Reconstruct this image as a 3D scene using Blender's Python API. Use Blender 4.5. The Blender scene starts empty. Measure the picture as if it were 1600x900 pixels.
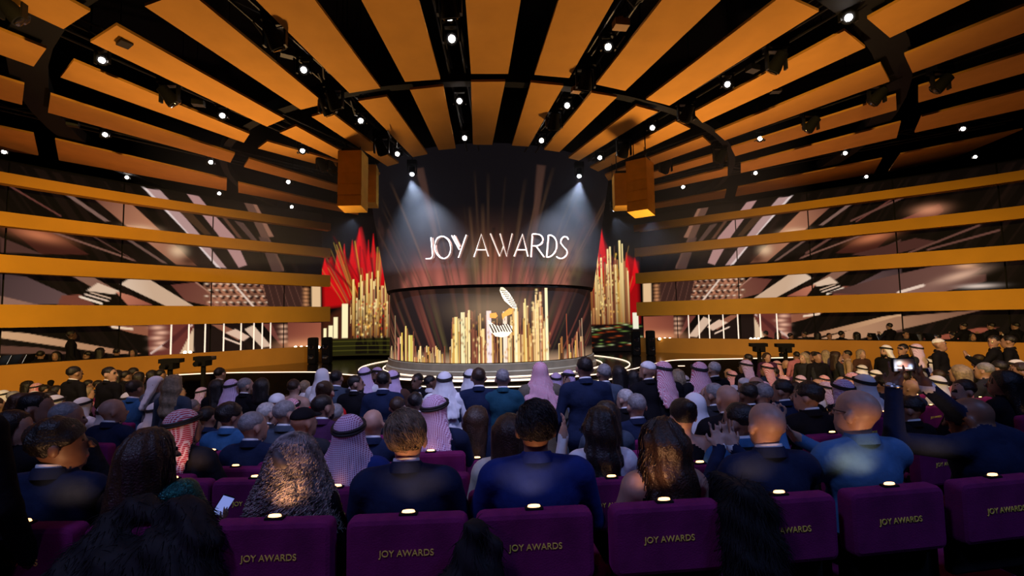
import bpy, math, random
import numpy as np
from mathutils import Vector, Matrix

# ------------------------------------------------------------------ camera, world, exposure
SC = bpy.context.scene
COL = SC.collection
EYE = np.array([0.0, 0.0, 3.0]); FPX = 711.11
PITCH = math.atan(46 / 711.0); ROLL = 0.018
_R = np.array([1.0, 0, 0]); FW = np.array([0, math.cos(PITCH), math.sin(PITCH)]); _U = np.array([0, -math.sin(PITCH), math.cos(PITCH)])
RC = math.cos(ROLL) * _R - math.sin(ROLL) * _U
UC = math.sin(ROLL) * _R + math.cos(ROLL) * _U
cam = bpy.data.cameras.new('camera'); cam.lens = 16; cam.sensor_width = 36; cam.clip_start = 0.05; cam.clip_end = 200
camo = bpy.data.objects.new('camera', cam); COL.objects.link(camo)
camo.matrix_world = Matrix(((RC[0], UC[0], -FW[0], EYE[0]), (RC[1], UC[1], -FW[1], EYE[1]), (RC[2], UC[2], -FW[2], EYE[2]), (0, 0, 0, 1)))
SC.camera = camo
SC.view_settings.view_transform = 'Standard'; SC.view_settings.look = 'None'
SC.view_settings.gamma = 1; SC.view_settings.use_curve_mapping = False
SC.view_settings.exposure = 0.0
W = bpy.data.worlds.new('world'); SC.world = W; W.use_nodes = True
W.node_tree.nodes['Background'].inputs[0].default_value = (0.10, 0.13, 0.35, 1)
W.node_tree.nodes['Background'].inputs[1].default_value = 0.012
try:
    SC.cycles.max_bounces = 5; SC.cycles.diffuse_bounces = 2; SC.cycles.glossy_bounces = 3; SC.cycles.volume_bounces = 0
    SC.cycles.sample_clamp_indirect = 3.0; SC.cycles.use_denoising = True
    SC.cycles.volume_step_rate = 2.0
except Exception:
    pass
CX, CY, ZP, KC = -0.85, 15.6, 6.19, 0.115     # centre of stage, apex height and slope of the fan ceiling

def light(kind, name, loc, target, power, color, size=0.05, angle=60, blend=0.6, shape=None, size_y=None):
    d = bpy.data.lights.new(name, kind); d.energy = power; d.color = color
    if kind == 'AREA':
        d.size = size
        if size_y: d.shape = 'RECTANGLE'; d.size_y = size_y
    else:
        d.shadow_soft_size = size
    if kind == 'SPOT':
        d.spot_size = math.radians(angle); d.spot_blend = blend
    o = bpy.data.objects.new(name, d); COL.objects.link(o); o.location = loc
    v = Vector(target) - Vector(loc)
    o.rotation_euler = v.to_track_quat('-Z', 'Y').to_euler()
    return o
# house lights of the hall: blue and violet wash over the audience from above and behind, warm wash on ceiling, bands and parapets
light('SPOT', 'blue_house_wash', (5.0, -1.6, 9.8), (2.0, 4.3, 1.5), 760, (0.27, 0.41, 1.0), 0.5, 62, 0.9)
light('SPOT', 'blue_house_wash', (-4.0, -1.8, 9.8), (-0.9, 3.2, 1.5), 900, (0.40, 0.48, 1.0), 0.5, 55, 0.9)
light('SPOT', 'violet_house_wash', (-1.8, -3.6, 4.6), (-0.75, 1.8, 1.9), 62, (0.72, 0.17, 1.0), 0.4, 40, 0.95)
light('SPOT', 'lilac_audience_wash', (0.0, 2.0, 7.1), (-0.5, 7.2, 1.6), 900, (0.62, 0.60, 1.0), 0.4, 75, 0.9)
light('SPOT', 'lilac_audience_wash', (6.0, 3.5, 7.1), (8.0, 10.0, 1.3), 600, (0.72, 0.58, 0.95), 0.4, 80, 0.9)
light('SPOT', 'lilac_audience_wash', (-6.0, 3.2, 7.1), (-7.0, 9.0, 1.3), 450, (0.72, 0.60, 1.0), 0.4, 80, 0.9)
for sx in (-1, 1):
    light('SPOT', 'ceiling_uplight', (CX + sx * 4.6, 11.0, 2.0), (CX + sx * 3.9, 6.2, 8.0), 1500, (1.0, 0.60, 0.23), 0.25, 84, 1.0)
    light('SPOT', 'ceiling_uplight', (CX + sx * 6.8, 12.6, 2.1), (CX + sx * 8.5, 10.0, 7.4), 480, (1.0, 0.50, 0.32), 0.25, 110, 0.9)
    light('SPOT', 'band_wash', (CX + sx * 1.5, -1.5, 6.6), (CX + sx * 11.0, 14.5, 2.9), 6800, (1.0, 0.62, 0.15), 0.2, 40, 0.9)
    light('SPOT', 'band_wash', (CX + sx * 3.0, -1.5, 6.6), (CX + sx * 15.5, 9.0, 2.9), 3300, (1.0, 0.62, 0.15), 0.2, 42, 0.9)

# ------------------------------------------------------------------ helpers
def ray(x, y): return FW + (x - 800) / FPX * RC + (450 - y) / FPX * UC
def at(x, y, depth): return EYE + ray(x, y) * depth
def at_z(x, y, z):
    d = ray(x, y); return EYE + d * ((z - EYE[2]) / d[2])
def at_y(x, y, Y):
    d = ray(x, y); return EYE + d * (Y / d[1])
def on_cone(x, y, dz=0.0):
    d = ray(x, y); ts = np.linspace(1, 60, 6000)
    g = EYE[2] + ts * d[2] - ZP - dz - KC * np.hypot(ts * d[0] - CX, ts * d[1] - CY)
    i = np.where((g[:-1] < 0) & (g[1:] >= 0))[0]
    i = i[0] if len(i) else 3000
    t = ts[i] - (ts[i + 1] - ts[i]) * g[i] / (g[i + 1] - g[i])
    return EYE + d * t

MATS = {}
def lin(c):
    return tuple(((v / 255.0) / 12.92 if v / 255.0 <= 0.04045 else ((v / 255.0 + 0.055) / 1.055) ** 2.4) for v in c)
def mat(name, color=(0.5, 0.5, 0.5), rough=0.6, metal=0.0, emit=None, strength=0.0, noise=0.0, nscale=8.0, bump=0.0, bscale=60.0, sheen=0.0, spec=0.5, nosample=False):
    if name in MATS: return MATS[name]
    m = bpy.data.materials.new(name); m.use_nodes = True; nt = m.node_tree; b = nt.nodes['Principled BSDF']
    b.inputs['Base Color'].default_value = (*color, 1); b.inputs['Roughness'].default_value = rough; b.inputs['Metallic'].default_value = metal
    b.inputs['Specular IOR Level'].default_value = spec
    if sheen: b.inputs['Sheen Weight'].default_value = sheen; b.inputs['Sheen Tint'].default_value = (*[min(1, c * 3) for c in color], 1)
    if emit: b.inputs['Emission Color'].default_value = (*emit, 1); b.inputs['Emission Strength'].default_value = strength
    tc = None
    if noise or bump: tc = nt.nodes.new('ShaderNodeTexCoord')
    if noise:
        n = nt.nodes.new('ShaderNodeTexNoise'); n.inputs['Scale'].default_value = nscale; n.inputs['Detail'].default_value = 4
        r = nt.nodes.new('ShaderNodeValToRGB')
        r.color_ramp.elements[0].position = 0.3; r.color_ramp.elements[1].position = 0.7
        r.color_ramp.elements[0].color = (*[c * (1 - noise) for c in color], 1)
        r.color_ramp.elements[1].color = (*[min(1, c * (1 + noise)) for c in color], 1)
        nt.links.new(tc.outputs['Object'], n.inputs['Vector']); nt.links.new(n.outputs['Fac'], r.inputs['Fac']); nt.links.new(r.outputs['Color'], b.inputs['Base Color'])
    if bump:
        n2 = nt.nodes.new('ShaderNodeTexNoise'); n2.inputs['Scale'].default_value = bscale; n2.inputs['Detail'].default_value = 3
        bp = nt.nodes.new('ShaderNodeBump'); bp.inputs['Strength'].default_value = bump; bp.inputs['Distance'].default_value = 0.01
        nt.links.new(tc.outputs['Object'], n2.inputs['Vector']); nt.links.new(n2.outputs['Fac'], bp.inputs['Height']); nt.links.new(bp.outputs['Normal'], b.inputs['Normal'])
    if nosample: m.cycles.emission_sampling = 'NONE'
    MATS[name] = m
    return m
def led_mat(name, strength=1.0, gloss=0.75):
    if name in MATS: return MATS[name]
    m = bpy.data.materials.new(name); m.use_nodes = True; nt = m.node_tree; b = nt.nodes['Principled BSDF']
    b.inputs['Base Color'].default_value = (0.004, 0.004, 0.005, 1); b.inputs['Roughness'].default_value = gloss; b.inputs['Specular IOR Level'].default_value = 0.08
    a = nt.nodes.new('ShaderNodeAttribute'); a.attribute_name = 'pic'
    nt.links.new(a.outputs['Color'], b.inputs['Emission Color']); b.inputs['Emission Strength'].default_value = strength
    m.cycles.emission_sampling = 'NONE'
    MATS[name] = m
    return m

def tag(o, label=None, cat=None, group=None, kind=None):
    if label: o['label'] = label
    if cat: o['category'] = cat
    if group: o['group'] = group
    if kind: o['kind'] = kind
    return o
def empty(name, loc=(0, 0, 0), rz=0.0, rot=None, parent=None):
    o = bpy.data.objects.new(name, None); COL.objects.link(o); o.location = loc; o.rotation_euler = rot or (0, 0, rz); o.empty_display_size = 0.1
    if parent: o.parent = parent
    return o
def link_mesh(name, me, parent=None, loc=None, rot=None):
    o = bpy.data.objects.new(name, me); COL.objects.link(o)
    if parent: o.parent = parent
    if loc is not None: o.location = loc
    if rot is not None: o.rotation_euler = rot
    return o
def raw_mesh(name, V, Q, mats, mi=None, smooth=True, tri=False):
    V = np.asarray(V, dtype=np.float32); Q = np.asarray(Q, dtype=np.int32)
    me = bpy.data.meshes.new(name); n = Q.shape[1]
    me.vertices.add(len(V)); me.vertices.foreach_set('co', V.ravel())
    me.loops.add(Q.size); me.loops.foreach_set('vertex_index', Q.ravel())
    me.polygons.add(len(Q)); me.polygons.foreach_set('loop_start', np.arange(0, Q.size, n, dtype=np.int32))
    for m in (mats if isinstance(mats, (list, tuple)) else [mats]): me.materials.append(m)
    if mi is not None: me.polygons.foreach_set('material_index', np.asarray(mi, dtype=np.int32))
    me.update(calc_edges=True); me.validate()
    if smooth: me.polygons.foreach_set('use_smooth', np.ones(len(Q), dtype=bool))
    return me

class MB:
    """collects simple solids into one mesh"""
    def __init__(s): s.v = []; s.f = []
    def add(s, V, Fc):
        o = len(s.v); s.v += [tuple(map(float, p)) for p in V]; s.f += [tuple(i + o for i in q) for q in Fc]; return s
    def hexa(s, P):   # 8 points: bottom loop then top loop
        return s.add(P, [(3, 2, 1, 0), (4, 5, 6, 7), (0, 1, 5, 4), (1, 2, 6, 5), (2, 3, 7, 6), (3, 0, 4, 7)])
    def box(s, c, d, rz=0.0, rx=0.0):
        x, y, z = d[0] / 2, d[1] / 2, d[2] / 2
        M = Matrix.Rotation(rz, 3, 'Z') @ Matrix.Rotation(rx, 3, 'X')
        P = [Vector(c) + M @ Vector(p) for p in ((-x, -y, -z), (x, -y, -z), (x, y, -z), (-x, y, -z), (-x, -y, z), (x, -y, z), (x, y, z), (-x, y, z))]
        return s.hexa(P)
    def rbox(s, c, d, r=0.03, n=3):   # box rounded in x-z outline with rounded front/back rim
        hx, hz, hy = d[0] / 2 - r, d[2] / 2 - r, d[1] / 2
        out = []
        for (sx, sz, a0) in ((1, 1, 0), (-1, 1, 90), (-1, -1, 180), (1, -1, 270)):
            for k in range(n + 1):
                a = math.radians(a0 + 90 * k / n); out.append((sx * hx, sz * hz, math.cos(a), math.sin(a)))
        rings = []
        e = min(r * 0.6, hy * 0.9)
        for (y, rr) in ((-hy, r - e), (-hy + e * .3, r - e * .3), (-hy + e, r), (hy - e, r), (hy - e * .3, r - e * .3), (hy, r - e)):
            rings.append([(c[0] + ox + rr * ca, c[1] + y, c[2] + oz + rr * sa) for (ox, oz, ca, sa) in out])
        V = [p for rg in rings for p in rg]; m = len(out); Fc = []
        for i in range(len(rings) - 1):
            for j in range(m): Fc.append((i * m + j, i * m + (j + 1) % m, (i + 1) * m + (j + 1) % m, (i + 1) * m + j))
        Fc.append(tuple(range(m))); Fc.append(tuple(reversed(range((len(rings) - 1) * m, len(rings) * m))))
        return s.add(V, Fc)
    def tube(s, pts, r, n=8, cap=True, closed=False):
        pts = [Vector(p) for p in pts]; rs = r if isinstance(r, (list, tuple)) else [r] * len(pts); V = []; L = len(pts); Fc = []
        for i, p in enumerate(pts):
            a = pts[(i - 1) % L] if (closed or i > 0) else p; b = pts[(i + 1) % L] if (closed or i < L - 1) else p
            t = (b - a).normalized(); up = Vector((0, 0, 1)) if abs(t.z) < .95 else Vector((1, 0, 0))
            x = t.cross(up).normalized(); y = x.cross(t)
            for k in range(n):
                q = 2 * math.pi * k / n; V.append(p + (x * math.cos(q) + y * math.sin(q)) * rs[i])
        for i in range(L if closed else L - 1):
            i2 = (i + 1) % L
            for k in range(n): Fc.append((i * n + k, i * n + (k + 1) % n, i2 * n + (k + 1) % n, i2 * n + k))
        if cap and not closed: Fc.append(tuple(reversed(range(n)))); Fc.append(tuple(range((L - 1) * n, L * n)))
        return s.add(V, Fc)
    def lathe(s, prof, c=(0, 0, 0), n=20, axis='z'):
        V = []; Fc = []
        for (r, h) in prof:
            for k in range(n):
                q = 2 * math.pi * k / n; x, y = r * math.cos(q), r * math.sin(q)
                V.append((c[0] + x, c[1] + y, c[2] + h) if axis == 'z' else (c[0] + x, c[1] - h, c[2] + y))
        for i in range(len(prof) - 1):
            for k in range(n): Fc.append((i * n + k, i * n + (k + 1) % n, (i + 1) * n + (k + 1) % n, (i + 1) * n + k))
        if prof[0][0] > 1e-4: Fc.append(tuple(reversed(range(n))))
        if prof[-1][0] > 1e-4: Fc.append(tuple(range((len(prof) - 1) * n, len(prof) * n)))
        return s.add(V, Fc)
    def mesh(s, name, m, smooth=False):
        me = bpy.data.meshes.new(name); me.from_pydata(s.v, [], s.f); me.materials.append(m)
        me.validate(); me.update()
        if smooth:
            me.polygons.foreach_set('use_smooth', np.ones(len(me.polygons), dtype=bool))
            try: me.set_sharp_from_angle(angle=math.radians(40))
            except Exception: pass
        return me
    def build(s, name, m, parent=None, smooth=False): return link_mesh(name, s.mesh(name, m, smooth), parent)

def copy_tree(o, parent=None, loc=None, rot=None):
    c = o.copy(); COL.objects.link(c)
    if parent is not None: c.parent = parent
    if loc is not None: c.location = loc
    if rot is not None: c.rotation_euler = rot
    for ch in KIDS.get(o.name, []):
        d = ch.copy(); COL.objects.link(d); d.parent = c
        for g in KIDS.get(ch.name, []):
            e = g.copy(); COL.objects.link(e); e.parent = d
    return c
KIDS = {}
def note_kids():
    KIDS.clear()
    for o in COL.objects:
        if o.parent: KIDS.setdefault(o.parent.name, []).append(o)

def font_mesh(text, size, depth, m, name, align='CENTER'):
    cu = bpy.data.curves.new(name, 'FONT'); cu.body = text; cu.size = size; cu.extrude = depth; cu.align_x = align; cu.align_y = 'CENTER'
    o = bpy.data.objects.new(name, cu); COL.objects.link(o)
    me = bpy.data.meshes.new_from_object(o.evaluated_get(bpy.context.evaluated_depsgraph_get()))
    bpy.data.objects.remove(o); bpy.data.curves.remove(cu)
    me.materials.clear(); me.materials.append(m); return me

# ------------------------------------------------------------------ painted LED pictures (flat screen content)
class Canvas:
    def __init__(s, U, V, bg):
        s.U, s.V = U, V; s.C = np.zeros(U.shape + (3,)) + np.array(lin(bg))
    def mix(s, a, col):
        a = np.clip(a, 0, 1)[..., None]; col = np.asarray(col)
        s.C = s.C * (1 - a) + col * a
    def poly(s, P, c1, c2=None, soft=0.02, alpha=1.0, grad=None):
        P = np.array(P, float); A = np.zeros(s.U.shape, bool); D = np.full(s.U.shape, 1e9); n = len(P)
        for i in range(n):
            (x1, y1), (x2, y2) = P[i], P[(i + 1) % n]
            if y1 != y2:
                c = ((y1 > s.V) != (y2 > s.V)) & (s.U < (x2 - x1) * (s.V - y1) / (y2 - y1) + x1); A ^= c
            L = (x2 - x1) ** 2 + (y2 - y1) ** 2 + 1e-12
            t = np.clip(((s.U - x1) * (x2 - x1) + (s.V - y1) * (y2 - y1)) / L, 0, 1)
            D = np.minimum(D, np.hypot(s.U - x1 - t * (x2 - x1), s.V - y1 - t * (y2 - y1)))
        sd = np.where(A, D, -D); a = np.clip(0.5 + sd / soft, 0, 1) * alpha
        col = np.array(lin(c1))
        if c2 is not None:
            p0, p1 = grad if grad else (P[0], P[len(P) // 2])
            p0 = np.array(p0, float); p1 = np.array(p1, float); dd = p1 - p0
            t = np.clip(((s.U - p0[0]) * dd[0] + (s.V - p0[1]) * dd[1]) / (dd @ dd), 0, 1)[..., None]
            col = col * (1 - t) + np.array(lin(c2)) * t
        s.mix(a, col)
    def line(s, p, q, w, c, alpha=1.0, soft=0.02):
        p = np.array(p, float); q = np.array(q, float); d = q - p; L = d @ d
        t = np.clip(((s.U - p[0]) * d[0] + (s.V - p[1]) * d[1]) / L, 0, 1)
        D = np.hypot(s.U - p[0] - t * d[0], s.V - p[1] - t * d[1])
        s.mix(np.clip(0.5 + (w / 2 - D) / soft, 0, 1) * alpha, lin(c))
    def ring(s, c, r, w, col, alpha=1.0, ang=0.0):
        x, y = s.U - c[0], s.V - c[1]; ca, sa = math.cos(ang), math.sin(ang)
        q = np.hypot((x * ca + y * sa) / r[0], (-x * sa + y * ca) / r[1])
        s.mix(alpha * np.clip(1 - np.abs(q - 1) / w, 0, 1), lin(col))
    def blob(s, c, r, col, alpha=1.0, ang=0.0):
        x, y = s.U - c[0], s.V - c[1]; ca, sa = math.cos(ang), math.sin(ang)
        s.mix(alpha * np.exp(-(((x * ca + y * sa) / r[0]) ** 2 + ((-x * sa + y * ca) / r[1]) ** 2)), lin(col))
def grid_mesh(name, P, colors, m):
    nu, nv = P.shape[:2]; idx = np.arange(nu * nv).reshape(nu, nv)
    Q = np.stack([idx[:-1, :-1], idx[1:, :-1], idx[1:, 1:], idx[:-1, 1:]], -1).reshape(-1, 4)
    me = raw_mesh(name, P.reshape(-1, 3), Q, m)
    a = me.color_attributes.new('pic', 'FLOAT_COLOR', 'POINT')
    c4 = np.concatenate([colors.reshape(-1, 3), np.ones((nu * nv, 1))], 1).astype(np.float32)
    a.data.foreach_set('color', c4.ravel())
    return me
# ------------------------------------------------------------------ setting materials
m_black = mat('matte_black', (0.006, 0.006, 0.007), 0.85, spec=0.2)
m_roof = mat('roof_black', (0.004, 0.004, 0.005), 0.95, spec=0.1)
m_panel = mat('ochre_ceiling_cloth', (0.62, 0.29, 0.055), 0.85, noise=0.06, nscale=2.5, spec=0.15)
m_band = mat('gold_band_paint', (0.66, 0.33, 0.035), 0.75, noise=0.05, nscale=1.5, spec=0.2)
m_rail = mat('ochre_parapet_paint', (0.55, 0.26, 0.04), 0.7, noise=0.08, nscale=1.2, spec=0.25)
m_carpet = mat('dark_carpet', (0.012, 0.008, 0.014), 0.95, noise=0.3, nscale=30, bump=0.3, bscale=200, spec=0.1)
m_stage = mat('polished_stage_black', (0.012, 0.009, 0.007), 0.13, noise=0.2, nscale=0.7, spec=0.6)
m_strip = mat('warm_white_led_strip', (0.8, 0.7, 0.6), 0.4, emit=(1.0, 0.72, 0.5), strength=1.7)
m_podium = mat('grey_podium_edge', (0.20, 0.17, 0.14), 0.5, noise=0.15, nscale=4)
m_steel = mat('dark_truss_steel', (0.022, 0.021, 0.022), 0.5, 0.6)
m_lens = mat('lit_lamp_lens', (1, 1, 1), 0.3, emit=(1.0, 0.90, 0.82), strength=45.0)
m_lensb = mat('lit_lamp_lens_cool', (1, 1, 1), 0.3, emit=(0.80, 0.88, 1.0), strength=70.0)
m_glassd = mat('unlit_lens_glass', (0.01, 0.01, 0.015), 0.08, spec=0.8)

# ------------------------------------------------------------------ floor, roof, outer walls
ROW0, DROW = 1.87, 0.89
RX, RY = -1.5, 24.0                                 # centre of the curved seat rows
def row_r(j): return (RY - ROW0) - j * DROW       # radius of the row's seat backs
def floor_of_row(j): return 1.26 - 0.135 * min(max(j, 0), 6)
def floor_z(x, y):
    r = math.hypot(x - RX, y - RY)
    j = math.floor((row_r(0) + 0.22 - r) / DROW)
    return floor_of_row(j)
fl = MB()
def ring_step(rin, rout, z, zb, a0=-65, a1=65, n=60):
    V = []; Fc = []
    for k in range(n + 1):
        a = math.radians(a0 + (a1 - a0) * k / n); s, c = math.sin(a), -math.cos(a)
        V += [(RX + rin * s, RY + rin * c, z), (RX + rout * s, RY + rout * c, z), (RX + rin * s, RY + rin * c, zb)]
    for k in range(n):
        Fc += [(3 * k, 3 * k + 1, 3 * k + 4, 3 * k + 3), (3 * k + 2, 3 * k, 3 * k + 3, 3 * k + 5)]
    fl.add(V, Fc)
ring_step(row_r(0) + .22 - DROW, 30, floor_of_row(0), floor_of_row(1))
for j in range(1, 6): ring_step(row_r(j) + .22 - DROW, row_r(j) + .22, floor_of_row(j), floor_of_row(j + 1))
zf = floor_of_row(6)
fl.add([(-30, -12, zf - .001), (30, -12, zf - .001), (30, 32, zf - .001), (-30, 32, zf - .001)], [(0, 1, 2, 3)])
tag(fl.build('floor', m_carpet), 'dark carpeted floor stepping down towards the stage', kind='structure')
rf = MB().box((0, 8, 10.6), (64, 44, .2)).build('ceiling', m_roof); tag(rf, 'black void of the hall roof above hanging ochre cloth panels', kind='structure')
tag(MB().box((0, 30.2, 5.4), (64, .3, 10.4)).build('wall_back', m_roof), 'black wall behind the stage', kind='structure')
tag(MB().box((0, -12.2, 5.4), (64, .3, 10.4)).build('wall_front', m_roof), 'black rear wall of the hall behind the audience', kind='structure')

# ------------------------------------------------------------------ hanging fan panels (pieces of the ceiling)
Q_IN = [[(462.5,197),(437,208),(545,243),(532,251)],[(515,174.5),(487,182.5),(623,255),(605.5,260)],[(604.5,151),(559.5,158),(668,241),(645,245.5)],[(692.5,135),(640.5,140.5),(712,232),(685.5,234.5)],[(736,128),(789.5,127.5),(739,226),(769,226.5)],[(829.5,129),(880.5,134),(800,227.5),(826,229)],[(924,145),(964,152),(850,234),(874,237.5)],[(994,165.5),(1028,175),(888,247),(904.5,251)],[(1056,189.5),(1079,201),(922,262),(934.5,268)],[(1098,214),(1111,226),(945,274),(950.5,282.5)],
 [(417.5,221),(403,232),(594,272),(586,281)],[(389,248),(381,261),(556,299),(556,308)],[(372,285.5),(372.5,301),(560,328),(560,336)],[(1114,242),(1116,252.5),(956,288),(960,297)],[(1137,262.5),(1137,274.5),(995,298),(995,304.5)],[(1135,297),(1132,309.5),(995,324),(995,330.5)]]
Q_MID = [[(86,218),(92,250.5),(354.5,280),(354,298)],[(79,148),(75,176),(367,240.5),(360,254)],[(115,95),(94.5,121),(390,209.5),(381,223)],[(182,39.5),(141,66),(444.5,186),(417,198)],[(293,-15),(226,10),(508,162),(470,171.5)],
 [(1223,-7.6),(1279.5,18),(1009,155.5),(1046,165)],[(1319.5,48),(1352,74.5),(1082.5,176),(1097.5,192)],[(1376,100),(1390,127.5),(1117,206),(1132.5,219.5)],[(1400,149),(1401,172),(1142.5,231),(1149,244)],[(1407.5,191),(1401,215.5),(1157.5,256),(1157.5,270.5)],[(1378,248),(1365,272),(1153,292.5),(1149,307)]]
Q_TOP = [[(497.5,0),(405,0),(594.5,138),(546,145.5)],[(662.5,0),(571,0),(688,124),(633,128)],[(733,0),(819.5,0),(736,115.5),(794,115.5)],[(874.5,0),(961,0),(835,117),(889.5,122)],[(1036,0),(1131,0),(931,132),(977,142)]]
Q_OUT = [[(0,197),(0,236),(52.5,209.5),(60,243)],[(0,122),(0,155.5),(38,132.5),(34.5,164)],[(0,45),(0,85),(72.5,76),(52.5,104)],[(110,0),(5,0),(141,18),(99,45.5)],[(1407.5,0),(1512.5,0),(1355,29),(1390.5,59)],[(1600,9.5),(1600,51),(1413,86),(1426,114)],[(1600,84),(1600,115),(1435,136),(1435,160.5)],[(1600,140),(1600,170),(1440,182.5),(1429,207.5)],[(1600,202),(1600,232.5),(1407,241),(1387.5,269)]]
def polar(p): return math.hypot(p[0] - CX, p[1] - CY), math.atan2(p[0] - CX, CY - p[1])
def conept(r, a): return (CX + r * math.sin(a), CY - r * math.cos(a), ZP + KC * r)
def panel(c4, name='ceiling_panel'):
    up = Vector((0, 0, 0.045)); lo = [Vector(p) for p in c4]; hi = [p + up for p in lo]
    return MB().hexa([lo[0], lo[1], lo[2], lo[3], hi[0], hi[1], hi[2], hi[3]]).build(name, m_panel, rf)
def quad_panel(q, r_out=None):
    p = [on_cone(*c) for c in q]
    if r_out:
        p[0] = conept(r_out, polar(p[0])[1]); p[1] = conept(r_out, polar(p[1])[1])
    panel([p[0], p[1], p[3], p[2]])
for q in Q_IN + Q_MID: quad_panel(q)
for q in Q_TOP:
    a = [polar(on_cone(*q[2])), polar(on_cone(*q[3]))]; b = [polar(on_cone(*q[0]))[1], polar(on_cone(*q[1]))[1]]
    i0, i1 = on_cone(*q[2]), on_cone(*q[3])
    panel([conept(10.6, (b[0] + a[0][1]) / 2), conept(10.6, (b[1] + a[1][1]) / 2), i1, i0])
    panel([conept(11.2, (b[0] + a[0][1]) / 2), conept(11.2, (b[1] + a[1][1]) / 2), conept(15.5, (b[1] + a[1][1]) / 2), conept(15.5, (b[0] + a[0][1]) / 2)])
for q in Q_OUT: quad_panel(q, r_out=15.5)
# hangers carrying the panels
hg = MB().tube([(0, 0, 0), (0, 0, 1)], 0.008, 5).mesh('hanger', m_steel)
for (r, a) in [(rr, aa) for rr in (6.2, 8.6, 10.2) for aa in (-52, -40, -30.5, -21.5, -12.5, -4.5, 4, 11.8, 20, 29, 38, 47.5)]:
    p = conept(r, math.radians(a)); o = link_mesh('hanger', hg, rf, (p[0], p[1], p[2] + .04)); o.scale = (1, 1, 10.5 - p[2] - .04)
# dark ring beams closing the gaps between the rings of panels
for (r, w) in ((7.72, .16), (10.95, .5)):
    b = MB(); n = 40
    V = []; Fc = []
    for k in range(n + 1):
        a = math.radians(-95 + 190 * k / n)
        for (rr, dz) in ((r - w / 2, .10), (r + w / 2, .10), (r + w / 2, .34), (r - w / 2, .34)):
            p = conept(rr, a); V.append((p[0], p[1], p[2] + dz))
    for k in range(n):
        for e in range(4): Fc.append((4 * k + e, 4 * k + (e + 1) % 4, 4 * k + 4 + (e + 1) % 4, 4 * k + 4 + e))
    b.add(V, Fc).build('ring_beam', m_black, rf)

# ------------------------------------------------------------------ side walls: LED panels behind, gold bands in front
def spline(P, n):
    P = np.array(P, float); P = np.vstack([2 * P[0] - P[1], P, 2 * P[-1] - P[-2]]); out = []
    for i in range(1, len(P) - 2):
        for t in np.linspace(0, 1, n, endpoint=False):
            a, b, c, d = P[i - 1:i + 3]
            out.append(.5 * ((2 * b) + (-a + c) * t + (2 * a - 5 * b + 4 * c - d) * t ** 2 + (-a + 3 * b - 3 * c + d) * t ** 3))
    out.append(P[-2]); return np.array(out)
WALL_L = spline([(-7.2, 18.0), (-10.6, 14.2), (-12.75, 11.2), (-14.2, 8.2), (-15.0, 5.0), (-15.2, 1.5)], 10)
WALL_R = spline([(5.3, 19.45), (10.7, 15.5), (14.3, 12.7), (16.8, 9.6), (18.2, 6.0), (18.6, 2.5)], 10)
def offset(P, d):
    T = np.gradient(P, axis=0); T /= np.linalg.norm(T, axis=1)[:, None]
    return P + np.stack([-T[:, 1], T[:, 0]], 1) * d
def arclen(P): return np.concatenate([[0], np.cumsum(np.linalg.norm(np.diff(P, axis=0), axis=1))])
def wall_hit(px, py, P):   # photo direction -> (s, z) on the vertical wall with plan P
    d = ray(px, py); S = arclen(P)
    for i in range(len(P) - 1):
        a, b = P[i], P[i + 1]
        M_ = np.array([[d[0], -(b - a)[0]], [d[1], -(b - a)[1]]])
        if abs(np.linalg.det(M_)) < 1e-9: continue
        t, u = np.linalg.solve(M_, a)
        if -1e-6 <= u <= 1 + 1e-6 and t > 0: return S[i] + u * (S[i + 1] - S[i]), EYE[2] + t * d[2]
    return 0.0, EYE[2] + d[2] * 18
BANDS = [(6.60, 6.88), (5.52, 5.88), (4.35, 4.80), (2.97, 3.55)]
def extrude_plan(P, z0, z1, thick, name, m, side):
    A = P; B = offset(P, thick * side); V = []; Fc = []; n = len(P)
    for i in range(n):
        V += [(A[i][0], A[i][1], z0), (B[i][0], B[i][1], z0), (B[i][0], B[i][1], z1), (A[i][0], A[i][1], z1)]
    for i in range(n - 1):
        for e in range(4): Fc.append((4 * i + e, 4 * i + (e + 1) % 4, 4 * i + 4 + (e + 1) % 4, 4 * i + 4 + e))
    Fc += [(3, 2, 1, 0), (4 * n - 4, 4 * n - 3, 4 * n - 2, 4 * n - 1)]
    return MB().add(V, Fc).build(name, m, smooth=True)
trim_n = 1
ORD = ['top', 'second', 'third', 'lowest']
for side, P, word in ((-1, WALL_L, 'left'), (1, WALL_R, 'right')):
    for i, (z0, z1) in enumerate(BANDS):
        o = extrude_plan(P, z0, z1, 0.3, 'trim_%d' % trim_n, m_band, side); trim_n += 1
        tag(o, '%s of four gold horizontal bands curving along the %s wall' % (ORD[i], word), kind='structure')
    o = extrude_plan(P, 0.4, 2.04, 0.16, 'trim_%d' % trim_n, m_rail, side); trim_n += 1
    tag(o, 'low ochre parapet wall in front of the musicians on the %s' % word, kind='structure')
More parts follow.
